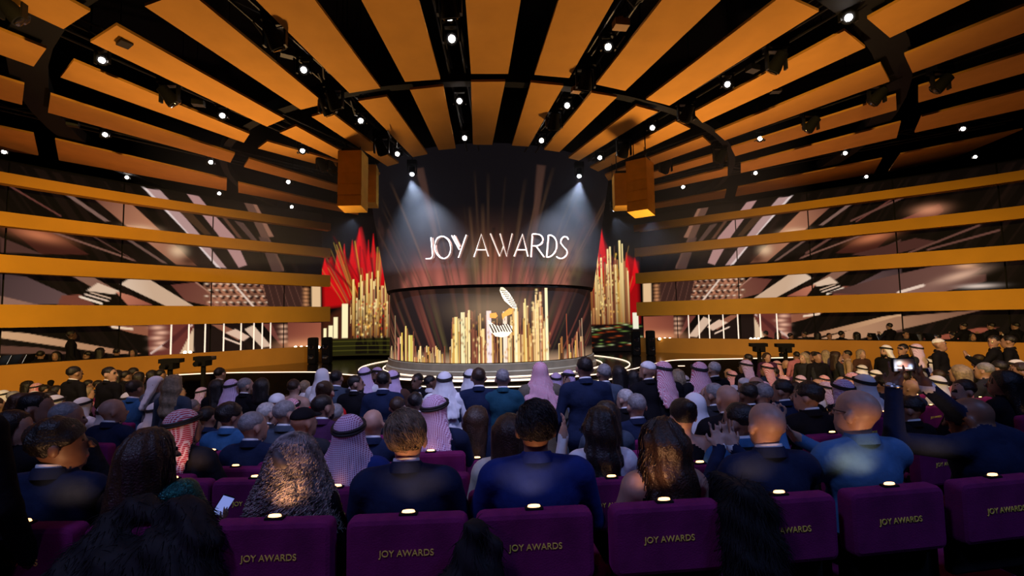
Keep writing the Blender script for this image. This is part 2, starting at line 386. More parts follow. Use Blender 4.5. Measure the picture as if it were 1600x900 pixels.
# picture shown by both LED walls, laid out in wall metres (s from the stage end, z up); the right wall mirrors the left
LEDL = offset(WALL_L, 0.75); LEDR = offset(WALL_R, -0.75)
if LEDL[0][0] > WALL_L[0][0]: LEDL = offset(WALL_L, -0.75)
if LEDR[0][0] < WALL_R[0][0]: LEDR = offset(WALL_R, 0.75)
def led(px, py): return wall_hit(px, py, LEDL)
def L(*pts): return [led(*p) for p in pts]
NS, NZ = 420, 170
SM = 15.5
sg, zg = np.meshgrid(np.linspace(0, SM, NS), np.linspace(2.0, 7.35, NZ), indexing='ij')
cv = Canvas(sg, zg, (9, 5, 4))
rng = np.random.RandomState(4)
for i in range(60):   # faint streaks of brushed copper
    s0 = rng.uniform(-2, SM); h = rng.uniform(.03, .25); c = rng.uniform(.4, 1)
    cv.poly([(s0, 7.3), (s0 + h, 7.3), (s0 + h - 3.2, 2.0), (s0 - 3.2, 2.0)], (34 * c, 19 * c, 15 * c), alpha=.5)
P_ = cv.poly
P_(L((7,353),(75,360),(140,398),(64,397)), (66,28,22)); cv.blob(led(60,367), (.5,.15), (205,120,80), .9, .2)
P_(L((0,370),(66,397),(0,394)), (78,48,42))
P_(L((100,303),(112,305),(172,346),(163,346)), (128,96,86)); P_(L((192,371),(202,373),(262,412),(254,411)), (112,82,72))
cv.line(led(16,291), led(94,337), .04, (105,58,50)); cv.line(led(75,360), led(210,407), .05, (130,88,74)); cv.line(led(142,367), led(212,408), .03, (92,58,50))
P_(L((144,308),(206,319),(245,355),(194,350)), (112,66,52), (196,132,100)); P_(L((194,350),(245,355),(307,415),(275,413)), (205,140,108), (120,72,52))
cv.blob(led(225,358), (.35,.12), (240,190,150), .8); cv.blob(led(278,392), (.22,.2), (245,205,165), .8); cv.blob(led(295,408), (.2,.15), (70,36,24), .9)
P_(L((225,294),(250,297),(281,330),(310,364),(354,419),(341,418),(291,362),(256,324)), (188,150,146)); P_(L((222,292),(229,294),(258,324),(294,364),(345,419),(338,417),(289,361),(252,323)), (236,214,210))
P_(L((292,303),(311,307),(334,335),(366,370),(386,414),(373,418),(341,367),(314,333)), (186,140,136))
P_(L((279,330),(300,333),(330,367),(320,367)), (66,42,26)); P_(L((346,338),(352,339),(378,372),(372,372)), (92,58,44))
P_(L((377,308),(392,312),(415,360),(446,424),(432,424),(404,362)), (104,72,60)); P_(L((392,312),(398,314),(428,370),(420,370)), (150,104,84)); 
P_(L((404,370),(418,372),(442,424),(425,424)), (84,58,52)); P_(L((366,345),(380,348),(402,376),(394,376)), (84,60,54))
# row between third and lowest band
P_(L((0,428),(40,432),(135,474),(60,476),(0,462)), (72,52,52), (110,82,80)); P_(L((0,462),(60,476),(0,477)), (150,108,92))
P_(L((96,462),(126,460),(150,478),(90,476)), (120,64,50)); P_(L((110,430),(140,430),(180,452),(150,452)), (140,98,80))
P_(L((135,454),(153,442),(187,455),(178,460)), (230,196,168)); cv.line(led(126,464), led(158,474), .06, (250,225,200)); cv.line(led(134,460), led(168,470), .04, (240,205,180)); cv.line(led(142,457), led(172,466), .03, (230,190,160))
P_(L((180,455),(205,462),(240,477),(200,477)), (205,128,100), (150,80,62)); 
P_(L((188,444),(204,434),(231,435),(302,478),(259,478)), (232,202,176), (214,178,148))
P_(L((267,445),(306,441),(355,477),(327,478),(290,470)), (104,54,46), (136,84,66)); cv.line(led(306,441), led(356,478), .05, (170,120,100))
P_(L((318,441),(420,441),(416,480),(352,480)), (50,26,22))
for i in range(9):
    for k in range(4):
        c = led(327 + i * 11 + (k % 2) * 5, 446 + k * 9.5); b = rng.uniform(.6, 1)
        cv.ring(c, (.15, .085), .42, (215 * b, 140 * b, 105 * b), .95, -.3 + .5 * (k % 2)); cv.blob((c[0] + .08, c[1] + .05), (.05, .025), (255, 225, 195), .95)
P_(L((361,441),(365,441),(399,480),(395,480)), (236,206,186)); P_(L((410,441),(470,445),(480,480),(420,480)), (64,38,32))
for i in range(7): cv.line(led(408 + i * 10, 440), led(418 + i * 11, 480), .03, (104,66,54), .8)
P_(L((487,447),(501,447),(501,481),(487,481)), (242,200,152))
for y in range(452, 480, 6): cv.blob(led(478, y), (.1, .06), (220,150,100), .9)
# strip between lowest band and parapet
P_(L((0,517.5),(43,521),(222,553),(178,553),(0,528)), (214,166,124), (166,112,82)); P_(L((0,540),(60,543),(120,553),(0,553)), (96,62,50))
P_(L((168,509),(232,509),(232,525),(205,520)), (150,90,66)); cv.line(led(176,511), led(206,514), .07, (250,215,185))
P_(L((232,505),(303,505),(303,556),(232,556)), (112,52,44)); 
for i in range(5): cv.blob(led(246 + (i % 2) * 6, 512 + i * 8), (.16,.06), (250,190,160), .95)
cv.line(led(236,552), led(300,508), .06, (225,190,175)); P_(L((281,553),(302,513),(303,552)), (232,196,160)); P_(L((252,540),(292,508),(298,510),(262,545)), (84,36,34))
P_(L((303,505),(382,505),(382,552),(303,552)), (30,17,14)); P_(L((330,507),(346,507),(384,524),(372,532)), (150,92,70)); P_(L((352,520),(368,514),(390,526),(380,533)), (236,196,170)); cv.line(led(350,528), led(376,538), .05, (250,214,190))
P_(L((382,514.6),(396,508),(424,541),(409,543)), (226,192,166)); P_(L((410,506),(424,506),(452,538),(440,541)), (116,60,52)); P_(L((424,505),(450,505),(450,540),(440,538)), (64,30,26))
for i in range(4): cv.blob(led(443, 510 + i * 8), (.14,.06), (245,190,155), .9)
P_(L((450,504),(503,504),(503,541),(450,541)), (128,66,52), (176,98,72)); cv.blob(led(477,540), (.9,.22), (250,170,120), .8)
pic_l = cv.C.copy()
def RR(*pts): return [wall_hit(p[0], p[1], LEDR) for p in pts]
P_(RR((1290,458),(1370,436),(1480,411),(1535,418),(1500,440),(1400,462)), (78,50,46), (120,80,70)); P_(RR((1400,458),(1470,436),(1540,428),(1540,440),(1450,462)), (150,108,96), (90,56,48))
cv.line(wall_hit(1404,457,LEDR), wall_hit(1442,446,LEDR), .09, (240,210,190)); cv.blob(wall_hit(1500,431,LEDR), (.5,.12), (226,178,150), .9, .3); cv.blob(wall_hit(1528,447,LEDR), (.35,.06), (240,215,200), .9); cv.blob(wall_hit(1510,415,LEDR), (.25,.1), (240,180,140), .8)
P_(RR((1283,529),(1400,495),(1536,484),(1450,505),(1340,530)), (206,154,116), (120,80,62)); P_(RR((1440,530),(1530,512),(1560,512),(1500,530)), (150,76,56)); P_(RR((1330,398),(1430,372),(1470,378),(1380,402)), (76,42,36)); P_(RR((1385,352),(1420,338),(1468,318),(1475,330),(1440,352)), (150,80,62), (96,46,38)); cv.blob(wall_hit(1452,328,LEDR), (.35,.16), (226,150,112), .8)
for q in ((1330,345,1430,300),(1260,395,1330,352),(1420,395,1530,352),(1450,390,1560,360)): cv.line(wall_hit(q[0],q[1],LEDR), wall_hit(q[2],q[3],LEDR), .06, (104,66,56))
fade = np.clip((13.6 - sg) / 1.6, 0, 1)[..., None]; pic_r = cv.C * fade + np.array(lin((9, 6, 7))) * (1 - fade)
m_led = led_mat('led_wall_picture', .85)
def plan_at(P, s):
    S = arclen(P); return np.stack([np.interp(s, S, P[:, 0]), np.interp(s, S, P[:, 1])], -1)
for name, P, pic, word in (('wall_left', LEDL, pic_l, 'left'), ('wall_right', LEDR, pic_r, 'right')):
    back = extrude_plan(offset(P, .06 * (-1 if word == 'left' else 1)), 0.4, 7.4, 0.1, name, m_black, -1 if word == 'left' else 1)
    tag(back, '%s side wall covered by LED panels showing copper jewellery streaks' % word, kind='structure')
    xy = plan_at(P, sg[:, 0]); cuts = [0] + [int(NS * v / SM) for v in (1.5, 3.9, 6.3, 8.7, 11.1, 13.5)] + [NS - 1]
    for a, b in zip(cuts[:-1], cuts[1:]):
        i0, i1 = a, b - (1 if b < NS - 1 else 0)
        Pt = np.zeros((i1 - i0 + 1, NZ, 3)); Pt[..., 0] = xy[i0:i1 + 1, None, 0]; Pt[..., 1] = xy[i0:i1 + 1, None, 1]; Pt[..., 2] = zg[i0:i1 + 1]
        link_mesh('led_panel', grid_mesh('led_panel', Pt, pic[i0:i1 + 1], m_led), back)
for word, P, sg_ in (('left', WALL_L, -1), ('right', WALL_R, 1)):
    o = extrude_plan(offset(P, .17 * sg_), .44, .98, .5, 'floor_musicians_' + word, m_black, sg_); tag(o, 'dark platform for musicians behind the %s parapet' % word, kind='structure')
# slim white light posts and footlights of the lower storey
m_post = mat('white_lit_post', (0.8, 0.75, 0.7), 0.4, emit=(1.0, 0.82, 0.68), strength=.9)
for word, P, xs, sgn in (('left', WALL_L, (268, 295.5, 321, 350, 377, 397, 410, 423), -1), ('right', WALL_R, (1076, 1092, 1108, 1130, 1153, 1188, 1214), 1)):
    for k, x in enumerate(xs):
        Po = offset(P, .35 * sgn); s, z = wall_hit(x, 505, Po); q = plan_at(Po, s)
        o = MB().box((0, 0, .72), (.032, .032, 1.38)).box((0, 0, 0), (.06, .06, .1)).build('light_post', m_post); o.location = (q[0], q[1], 1.6)
        ordn = ['first', 'second', 'third', 'fourth', 'fifth', 'sixth', 'seventh', 'eighth'][k]
        tag(o, 'slim white glowing post under the lowest gold band on the %s, %s from left' % (word, ordn), 'light post', 'white glowing posts')
m_foot = mat('footlight_glow', (1, .8, .6), .4, emit=(1.0, .74, .5), strength=14)
for word, xs, y, D in (('left', (463, 472, 481, 490, 499), 541, 17.6), ('right', (1021, 1030, 1038, 1046), 528, 18.8), ('right end', (1172, 1178, 1184), 528.5, 17.0), ('left end', (283, 291, 299), 549, 15.0)):
    for k, x in enumerate(xs):
        p = at(x, y, D); t = empty('footlight', (p[0], p[1], p[2] - .06)); MB().box((0, .02, .0), (.13, .1, .1)).build('housing', m_black, t)
        MB().lathe([(.001, .0), (.05, .01), (.05, .035), (.001, .05)], (0, -.035, .03), 12, 'y').build('lens', m_foot, t, True)
        tag(t, 'small warm footlight under the copper screen, %s, %s from left' % (word, ['first', 'second', 'third', 'fourth', 'fifth'][k]), 'footlight', 'warm footlights under the side screens')

# ------------------------------------------------------------------ stage
ZS = 1.45
edge_px = [(225, 589), (334, 583.5), (430, 582), (500, 582), (533, 585), (631, 592.5), (729, 595), (830, 593), (905, 588), (972, 580.5), (1010, 572), (1049, 563.5), (1100, 562), (1149, 561), (1234, 559), (1330, 556)]
E_ = spline([at_z(x, y, ZS)[:2] for x, y in edge_px], 5)
V = [(p[0], p[1], ZS) for p in E_] + [(p[0], p[1], zf - .02) for p in E_]; n = len(E_)
bl = [(14, 20, ZS), (14, 29.9, ZS), (-14, 29.9, ZS), (-12, 18, ZS)]
stg = MB().add(V + bl, [tuple(range(n)) + tuple(range(2 * n, 2 * n + 4))] + [(i + 1, i, n + i, n + i + 1) for i in range(n - 1)]).build('floor_stage', m_stage)
tag(stg, 'glossy black stage floor reflecting the screens', kind='structure')
ed = empty('stage_edge_light', (E_[n // 2][0], E_[n // 2][1], ZS))
def path_strip(P, z, h, name, parent, w=0.03, closed=False):
    return MB().tube([(p[0], p[1], z) for p in P], h, 5, closed=closed).build(name, m_strip, parent)
tag(ed, 'warm white light line tracing the front edge of the stage', 'light strip')
o = path_strip(E_, ZS + .01, .016, 'light_line', ed); o.location = (-ed.location.x, -ed.location.y, -ed.location.z)
for k, (dz, off) in enumerate(((-.16, .12), (-.34, .3))):
    P2 = [(CX + (p[0] - CX) * (1 + off / 8), CY + (p[1] - CY) * (1 + off / 8)) for p in E_[26:52]]
    b = MB(); 
    for a, c in zip(P2[:-1], P2[1:]):
        v = Vector((c[0] - a[0], c[1] - a[1], 0)); nrm = Vector((-v.y, v.x, 0)).normalized() * .5
        b.hexa([(a[0], a[1], zf), (c[0], c[1], zf), (c[0] + nrm.x, c[1] + nrm.y, zf), (a[0] + nrm.x, a[1] + nrm.y, zf), (a[0], a[1], ZS + dz), (c[0], c[1], ZS + dz), (c[0] + nrm.x, c[1] + nrm.y, ZS + dz), (a[0] + nrm.x, a[1] + nrm.y, ZS + dz)])
    st = b.build('stage_step', m_stage); path_strip(P2, ZS + dz + .01, .014, 'light_line', st)
    tag(st, 'curved %s step below the stage front with a glowing nosing' % ('upper', 'lower')[k], 'step')
for word, rows in (('left', [(437, 462, 587.2), (427, 458, 595), (426, 456, 602.6), (430, 449, 611)]), ('right', [(1047, 1070, 572), (1054, 1066, 579.5), (1137, 1148, 581)])):
    fs = None
    for k, (x0, x1, y) in enumerate(rows):
        z = ZS - .2 * (k + 1); a, c = at_z(x0, y, z), at_z(x1, y, z)
        if fs is None:
            fs = empty('stage_stair', (a[0], a[1], zf)); tag(fs, 'short flight of lit steps up to the stage on the %s' % word, 'stairs')
        ox, oy = fs.location.x, fs.location.y
        t = MB().hexa([(a[0] - ox, a[1] - oy, 0), (c[0] - ox, c[1] - oy, 0), (c[0] - ox, c[1] - oy + .5, 0), (a[0] - ox, a[1] - oy + .5, 0), (a[0] - ox, a[1] - oy, z - zf), (c[0] - ox, c[1] - oy, z - zf), (c[0] - ox, c[1] - oy + .5, z - zf), (a[0] - ox, a[1] - oy + .5, z - zf)]).build('tread', m_stage, fs)
        MB().tube([(a[0] - ox, a[1] - oy, z - zf + .005), (c[0] - ox, c[1] - oy, z - zf + .005)], .014, 5).build('nosing_light', m_strip, t)
# rings of light on the stage floor
DX, DY, DR = -0.72, 15.6, 3.36
for r, word in ((3.62, 'inner'), (4.42, 'outer')):
    P2 = [(r * math.sin(math.radians(a)), -r * math.cos(math.radians(a))) for a in range(0, 360, 4)]
    o = MB().tube([(p[0], p[1], .012) for p in P2], .014, 5, closed=True).build('floor_light_ring', m_strip); o.location = (DX + (.12 if word == 'outer' else 0.05), DY, ZS)
    tag(o, '%s glowing white ring set into the stage floor around the drum' % word, 'light ring')
# podium and drum
dr = empty('screen_drum', (DX, DY, ZS)); tag(dr, 'huge two-tier curved screen drum at centre stage reading JOY AWARDS', 'screen')
MB().lathe([(DR + .12, 0), (DR + .12, .12), (DR + .06, .14), (DR + .06, .32), (DR - .2, .34), (.1, .34)], n=72).build('podium', m_podium, dr, True)
ZL0, ZL1, ZU0, ZU1 = 0.34, 2.40, 2.42, 6.1     # local heights of lower and upper screens
MB().lathe([(DR - .04, ZL0), (DR - .04, ZL1 + .02)], n=72).build('lower_core', m_black, dr, True)
MB().lathe([(DR - .3, ZU0 - .05), (DR + .06, ZU0 - .05), (DR + .09, ZU0 + .02), (DR + .7, ZU1), (DR + .75, ZU1 + 1.2), (1, ZU1 + 1.2)], n=72).build('upper_core', m_black, dr, True)
def drum_grid(na, nz, z0, z1, r0, r1, amax=88):
    A, Z = np.meshgrid(np.radians(np.linspace(-amax, amax, na)), np.linspace(z0, z1, nz), indexing='ij')
    Rr = r0 + (r1 - r0) * (Z - z0) / (z1 - z0)
    return A, Z, np.stack([Rr * np.sin(A), -Rr * np.cos(A), Z], -1)
def px_a(x): return math.asin(max(-.999, min(.999, (x - 766) / 157.0)))     # photo column -> angle on the drum
# upper picture: rays fanning up from a green and rose glow
A, Z, P = drum_grid(360, 200, ZU0 + .03, ZU1 - .02, DR + .10, DR + .70)
U = np.sin(A) * DR; cu = Canvas(U, Z, (9, 7, 9))
base = np.clip((4.6 - Z) / 2.2, 0, 1) ** 1.5
cu.mix(base * np.exp(-(U / 2.4) ** 2) * .9, lin((78, 50, 40)))
for i in range(9): cu.blob((rng.uniform(-2.4, 2.4), 2.5 + rng.uniform(0, .7)), (.35, .5), (66, 72, 40) if i % 2 else (120, 62, 50), .6)
for i in range(14): cu.blob((-2.2 + i * .34 + rng.uniform(-.1, .1), 2.5), (.13, .35 + rng.uniform(0, .25)), (158, 84, 70), .55)
for i in range(46):
    u0 = rng.uniform(-2.3, 2.3); sp = 1.9 + rng.uniform(0, .5); top = rng.uniform(3.4, 5.7); w = rng.uniform(.01, .05)
    u1 = u0 * (1 + (top - 2.4) * .2); c = rng.uniform(.35, 1)
    cu.poly([(u0 - .01, 2.4), (u0 + .01, 2.4), (u1 + w, top), (u1 - w, top)], (120 * c, 84 * c, 58 * c), (16, 11, 10), soft=.03, alpha=.7, grad=((u0, 2.4), (u1, top)))
for u0, u1, top, w in ((-1.0, -1.45, 5.6, .1), (1.15, 1.32, 5.6, .1), (-.1, -.1, 3.4, .06), (-2.0, -2.6, 4.2, .04), (2.0, 2.6, 4.2, .04)):
    cu.poly([(u0 - .02, 2.4), (u0 + .02, 2.4), (u1 + w, top), (u1 - w, top)], (74, 48, 38), (52, 34, 28), soft=.05, alpha=.8)
for i in range(60):
    sgn = rng.choice([-1, 1]); cu.blob((sgn * rng.uniform(2.2, 3.0), rng.uniform(2.6, 4.6)), (.08, .12), (44, 26, 22), .5)
link_mesh('upper_screen', grid_mesh('upper_screen', P, cu.C, led_mat('drum_upper_picture', 1.7)), dr)
# lower picture: golden towers, rays, pale base glow
A, Z, P = drum_grid(560, 150, ZL0 + .01, ZL1 - .01, DR, DR)
U = np.sin(A) * DR; cl = Canvas(U, Z, (30, 19, 17))
for i in range(60):
    u0 = rng.uniform(-2.8, 2.8); c = rng.uniform(.4, 1); w = rng.uniform(.02, .09)
    u1 = u0 * 1.6; cl.poly([(u0 - .01, .3), (u0 + .01, .3), (u1 + w, 2.4), (u1 - w, 2.4)], ((196 * c, 96 * c, 76 * c) if i % 3 else (120 * c, 108 * c, 60 * c)), (58, 32, 26), soft=.05, alpha=.7, grad=((u0, .3), (u1, 2.4)))
cl.mix(np.clip(1 - (Z - .3) / .35, 0, 1) * .55, lin((236, 190, 150)))
edge = np.clip((np.abs(U) - 2.75) / .5, 0, 1); cl.mix(edge * .6, lin((22, 15, 14)))
def u_px(x): return (x - 766) / 157.0 * DR
def z_px(y): return ZL0 + (565 - y) / (565 - 458) * (ZL1 - ZL0)
def tower(x, w, ytop, c, ybot=566, sp=0.5):
    u = u_px(x); hw = w / 157.0 * DR / 2
    cl.mix(((np.abs(U - u) < hw) & (Z < z_px(ytop)) & (Z > z_px(ybot))).astype(float), lin(c))
    if w > 2.9: cl.mix(((np.abs(U - u + hw * .5) < hw * .25) & (Z < z_px(ytop)) & (Z > z_px(ybot))).astype(float) * sp, lin((255, 240, 205)))
gold = [(206, 156, 76), (244, 214, 146), (150, 96, 50), (88, 44, 28), (54, 28, 20), (186, 124, 74), (214, 172, 112), (40, 22, 18), (150, 84, 60), (120, 66, 44), (236, 196, 128)]
def city(x0, x1, ytop, jit, n, wmin=.8, wmax=2.6):
    for i in range(n):
        x = rng.uniform(x0, x1); tower(x, rng.uniform(wmin, wmax), ytop(x) + rng.uniform(0, jit), gold[rng.randint(len(gold))])
city(722, 756, lambda x: 498 - (x - 722) * .3, 55, 70); city(756, 800, lambda x: 494, 50, 80); city(800, 846, lambda x: 486 - (x - 800) * .3, 65, 90)
for (x, w, y, c) in ((728, 4, 500, (245, 214, 130)), (737, 5, 494, (236, 226, 170)), (745, 3, 491, (250, 220, 150)), (844, 4, 460, (250, 236, 184)), (836, 3, 466, (190, 120, 70)), (830, 3, 470, (240, 190, 120)), (816, 1.8, 476, (255, 222, 140)), (804, 6, 494, (245, 200, 130)), (804, 3, 484, (255, 236, 190)), (770, 6, 492, (236, 214, 220)), (790, 5, 494, (250, 224, 200))): tower(x, w, y, c)
city(640, 668, lambda x: 515, 45, 30, .8, 3); tower(663, 7, 526, (206, 186, 84)); tower(648, 2.4, 522, (240, 200, 90)); tower(634, 2, 496, (150, 124, 90)); tower(641, 4, 530, (190, 96, 82)); tower(655, 2, 512, (226, 200, 110))
city(860, 905, lambda x: 530, 30, 30, .8, 2.4); tower(872, 1.6, 498, (150, 70, 46)); tower(897, 1.6, 505, (170, 140, 110)); tower(888, 2.6, 526, (190, 130, 90)); tower(893, 1.4, 508, (120, 90, 70))
city(668, 722, lambda x: 540, 20, 40, .8, 2.2); city(620, 640, lambda x: 540, 20, 10, .6, 1.6)
for i in range(110):
    x = rng.uniform(724, 848); cl.blob((u_px(x), z_px(rng.uniform(500, 560))), (.02, .04), gold[rng.randint(len(gold))], .8)
cl.blob((u_px(777), z_px(490)), (1.0, .4), (250, 206, 160), .22)
for k in range(40): cl.blob((u_px(rng.choice([831, 836, 826])), z_px(rng.uniform(462, 540))), (.03, .03), (255, 220, 150), .9)
link_mesh('lower_screen', grid_mesh('lower_screen', P, cl.C, led_mat('drum_lower_picture', 1.15)), dr)
# winged award emblem glowing on the lower screen (striped wing, ring body, striped bowl)
m_em = mat('emblem_cream_light', (.9, .8, .6), .5, emit=(1.0, .84, .58), strength=1.1); m_emd = mat('emblem_dark_stripe', (.02, .01, .01), .6, emit=(.10, .035, .015), strength=.5)
m_emp = mat('emblem_pale_pane', (.7, .75, .9), .5, emit=(.72, .74, .95), strength=.22); m_emo = mat('emblem_amber', (.8, .3, .05), .5, emit=(1.0, .30, .05), strength=.9)
def on_drum(x, y, dr_=.012):
    a = px_a(x); return Vector(((DR + dr_) * math.sin(a), -(DR + dr_) * math.cos(a), z_px(y)))
def drum_poly(pts, name, m, off, parent):
    c = np.mean(np.array(pts, float), axis=0); P = [on_drum(*p, off) for p in pts]; P0 = [on_drum(*p, off - .01) for p in pts]; n = len(P)
    Vv = P + P0 + [on_drum(c[0], c[1], off)]
    return MB().add(Vv, [(i, (i + 1) % n, 2 * n) for i in range(n)] + [((i + 1) % n, i, n + i, n + (i + 1) % n) for i in range(n)]).build(name, m, parent)
em = empty('emblem', (0, 0, 0), parent=dr)
wing = [(785.5, 458), (790, 461), (796, 468), (801, 477), (804.5, 485), (805, 490), (800, 489), (795, 484), (790, 479), (786.5, 472), (784, 464)]
drum_poly(wing, 'wing', m_em, .02, em)
for i in range(9):
    y = 463 + i * 2.9; x = 785 + i * 1.75
    drum_poly([(x, y), (x + 7 + i * .35, y + 1.6), (x + 7 + i * .35, y + 2.4), (x, y + 1.0)], 'wing_stripe', m_emd, .026, em)
ringp = [(770 + 2 * math.cos(t), 499 + 2 * math.sin(t)) for t in ()]
drum_poly([(771, 496), (779, 495), (781, 500), (778, 503), (771, 502)], 'amber_patch', m_emo, .02, em)
drum_poly([(786, 497), (796, 489), (800, 490), (799, 497), (790, 501), (787, 505)], 'amber_patch', m_emo, .02, em)
bowl = [(768.5, 505), (774, 511), (783, 513.5), (791, 511), (799, 514), (798.5, 522), (794, 527.5), (786, 529.5), (778, 528), (771.5, 521)]
drum_poly(bowl, 'bowl', m_em, .02, em)
for i in range(8):
    x = 770 + i * 3.4; y = 509 + abs(i - 3) * .4
    drum_poly([(x, y + 1), (x + 1.5, y + .6), (x + 6.5, y + 12), (x + 5, y + 13.5 - i * .3)], 'bowl_stripe', m_emd, .026, em)
# JOY AWARDS in thin strokes, standing just off the upper screen
m_txt = mat('title_white_light', (.9, .85, .8), .4, emit=(1.0, .86, .78), strength=.95); m_txt2 = mat('title_shadow_rose', (.4, .2, .15), .4, emit=(.30, .15, .11), strength=.6)
def arc(cx, cy, rx, ry, a0, a1, n=18): return [(cx + rx * math.cos(math.radians(a0 + (a1 - a0) * k / n)), cy + ry * math.sin(math.radians(a0 + (a1 - a0) * k / n))) for k in range(n + 1)]
# strokes in photo pixels (y down)
LETTERS = {
 'J': [[(674, 371), (674, 397)] + arc(668.5, 397, 5.5, 7, 0, 90, 6) + [(663, 404)]],
 'O': [arc(691, 386.5, 12.5, 17, 0, 360, 30)],
 'Y': [[(706, 368), (717, 390)], [(729, 367), (715, 402)], [(710, 368), (718, 385)]],
 'A': [[(740, 401), (752, 366), (763, 400)], [(745, 390), (760, 390)]],
 'W': [[(766, 365), (781, 400), (787, 384)], [(781, 365), (792, 400), (800, 365)]],
 'A2': [[(804, 400), (816, 366), (826, 400)], [(808, 390), (823, 390)]],
 'R': [[(831, 401), (831, 366)], [(831, 366), (838, 366)] + arc(838, 375, 10, 9, -90, 90, 10) + [(831, 384)], [(838, 384), (852, 401)]],
 'D': [[(856, 401), (856, 368)] , [(856, 368), (858, 368)] + arc(858, 384.5, 12.5, 16.8, -90, 90, 14) + [(856, 401)]],
 'S': [arc(882, 378, 6, 8, -30, -190, 10) + arc(879, 395, 9, 8.5, -60, 140, 12)]}
def z_up(y, x):   # photo row -> local height on the flared upper drum
    a = px_a(x); Rr = DR + .35; Y = DY - Rr * math.cos(a); return float(at_y(x, y, Y)[2]) - ZS
def x_up(x, y):
    a = math.asin(max(-.99, min(.99, (x - 766) / 171.0)))
    for _ in range(6):
        Rr = DR + .35; Y = DY - Rr * math.cos(a); X = float(at_y(x, y, Y)[0]) - DX; a = math.asin(max(-.99, min(.99, X / Rr)))
    return a
def up_pt(x, y, d):
    a = x_up(x, y); Rr0 = DR + .35; z = float(at_y(x, y, DY - Rr0 * math.cos(a))[2]) - ZS
    Rr = DR + .10 + .6 * (z - ZU0) / (ZU1 - ZU0) + d
    return Vector((Rr * math.sin(a), -Rr * math.cos(a), z))
ti = empty('title_lettering', (0, 0, 0), parent=dr)
for key, strokes in LETTERS.items():
    b = MB(); b2 = MB()
    for s in strokes:
        P = [up_pt(x, y, .05) for x, y in s]; b.tube(P, .018, 6)
        P = [up_pt(x + 2.0, y + .5, .022) for x, y in s]; b2.tube(P, .014, 6)
    b.build('letter', m_txt, ti); b2.build('letter_shade', m_txt2, ti)
# ------------------------------------------------------------------ red flame screens either side of the drum
def flame_screen(word, x0, x1, D, paint, bow):
    ytop, ybot = 335, 556; nu, nv = 150, 230
    X, Y = np.meshgrid(np.linspace(x0, x1, nu), np.linspace(ybot, ytop, nv), indexing='ij')
    c = Canvas(X, Y, (6, 4, 4)); paint(c)
    a, b = at(x0, 500, D), at(x1, 500, D); z0, z1 = at((x0 + x1) / 2, ybot, D)[2], at((x0 + x1) / 2, ytop, D)[2]
    z0 = max(z0, ZS + .02)
    t = np.linspace(0, 1, nu)[:, None]; v = np.linspace(0, 1, nv)[None, :]
    P = np.zeros((nu, nv, 3)); P[..., 0] = a[0] + (b[0] - a[0]) * t; P[..., 1] = a[1] + (b[1] - a[1]) * t + bow * np.sin(t * math.pi); P[..., 2] = z0 + (z1 - z0) * v
    w = empty('side_screen', ((a[0] + b[0]) / 2, (a[1] + b[1]) / 2, ZS)); o0 = np.array(w.location)
    link_mesh('picture', grid_mesh('picture', P - o0, c.C, led_mat('flame_picture', 1.1)), w)
    bk = MB(); n = nu
    for i in range(0, n - 1, 10):
        j = min(i + 10, n - 1); p, q = P[i, 0] - o0, P[j, 0] - o0
        bk.hexa([(p[0], p[1] + .04, p[2] - .02), (q[0], q[1] + .04, q[2] - .02), (q[0], q[1] + .2, q[2] - .02), (p[0], p[1] + .2, p[2] - .02), (p[0], p[1] + .04, z1 - o0[2]), (q[0], q[1] + .04, z1 - o0[2]), (q[0], q[1] + .2, z1 - o0[2]), (p[0], p[1] + .2, z1 - o0[2])])
    bk.build('casing', m_black, w)
    tag(w, 'tall screen of red flames and golden towers beside the drum on the %s' % word, 'screen'); return w
rg2 = np.random.RandomState(9)
def flames(c, pts, root):
    for (x, y, w) in pts:
        c.poly([(root[0] - w, root[1]), (root[0] + w, root[1]), (x + w * .7, y + 30), (x, y), (x - w * .7, y + 34)], (150, 10, 12), (226, 16, 26), soft=2.0, alpha=.9, grad=(root, (x, y)))
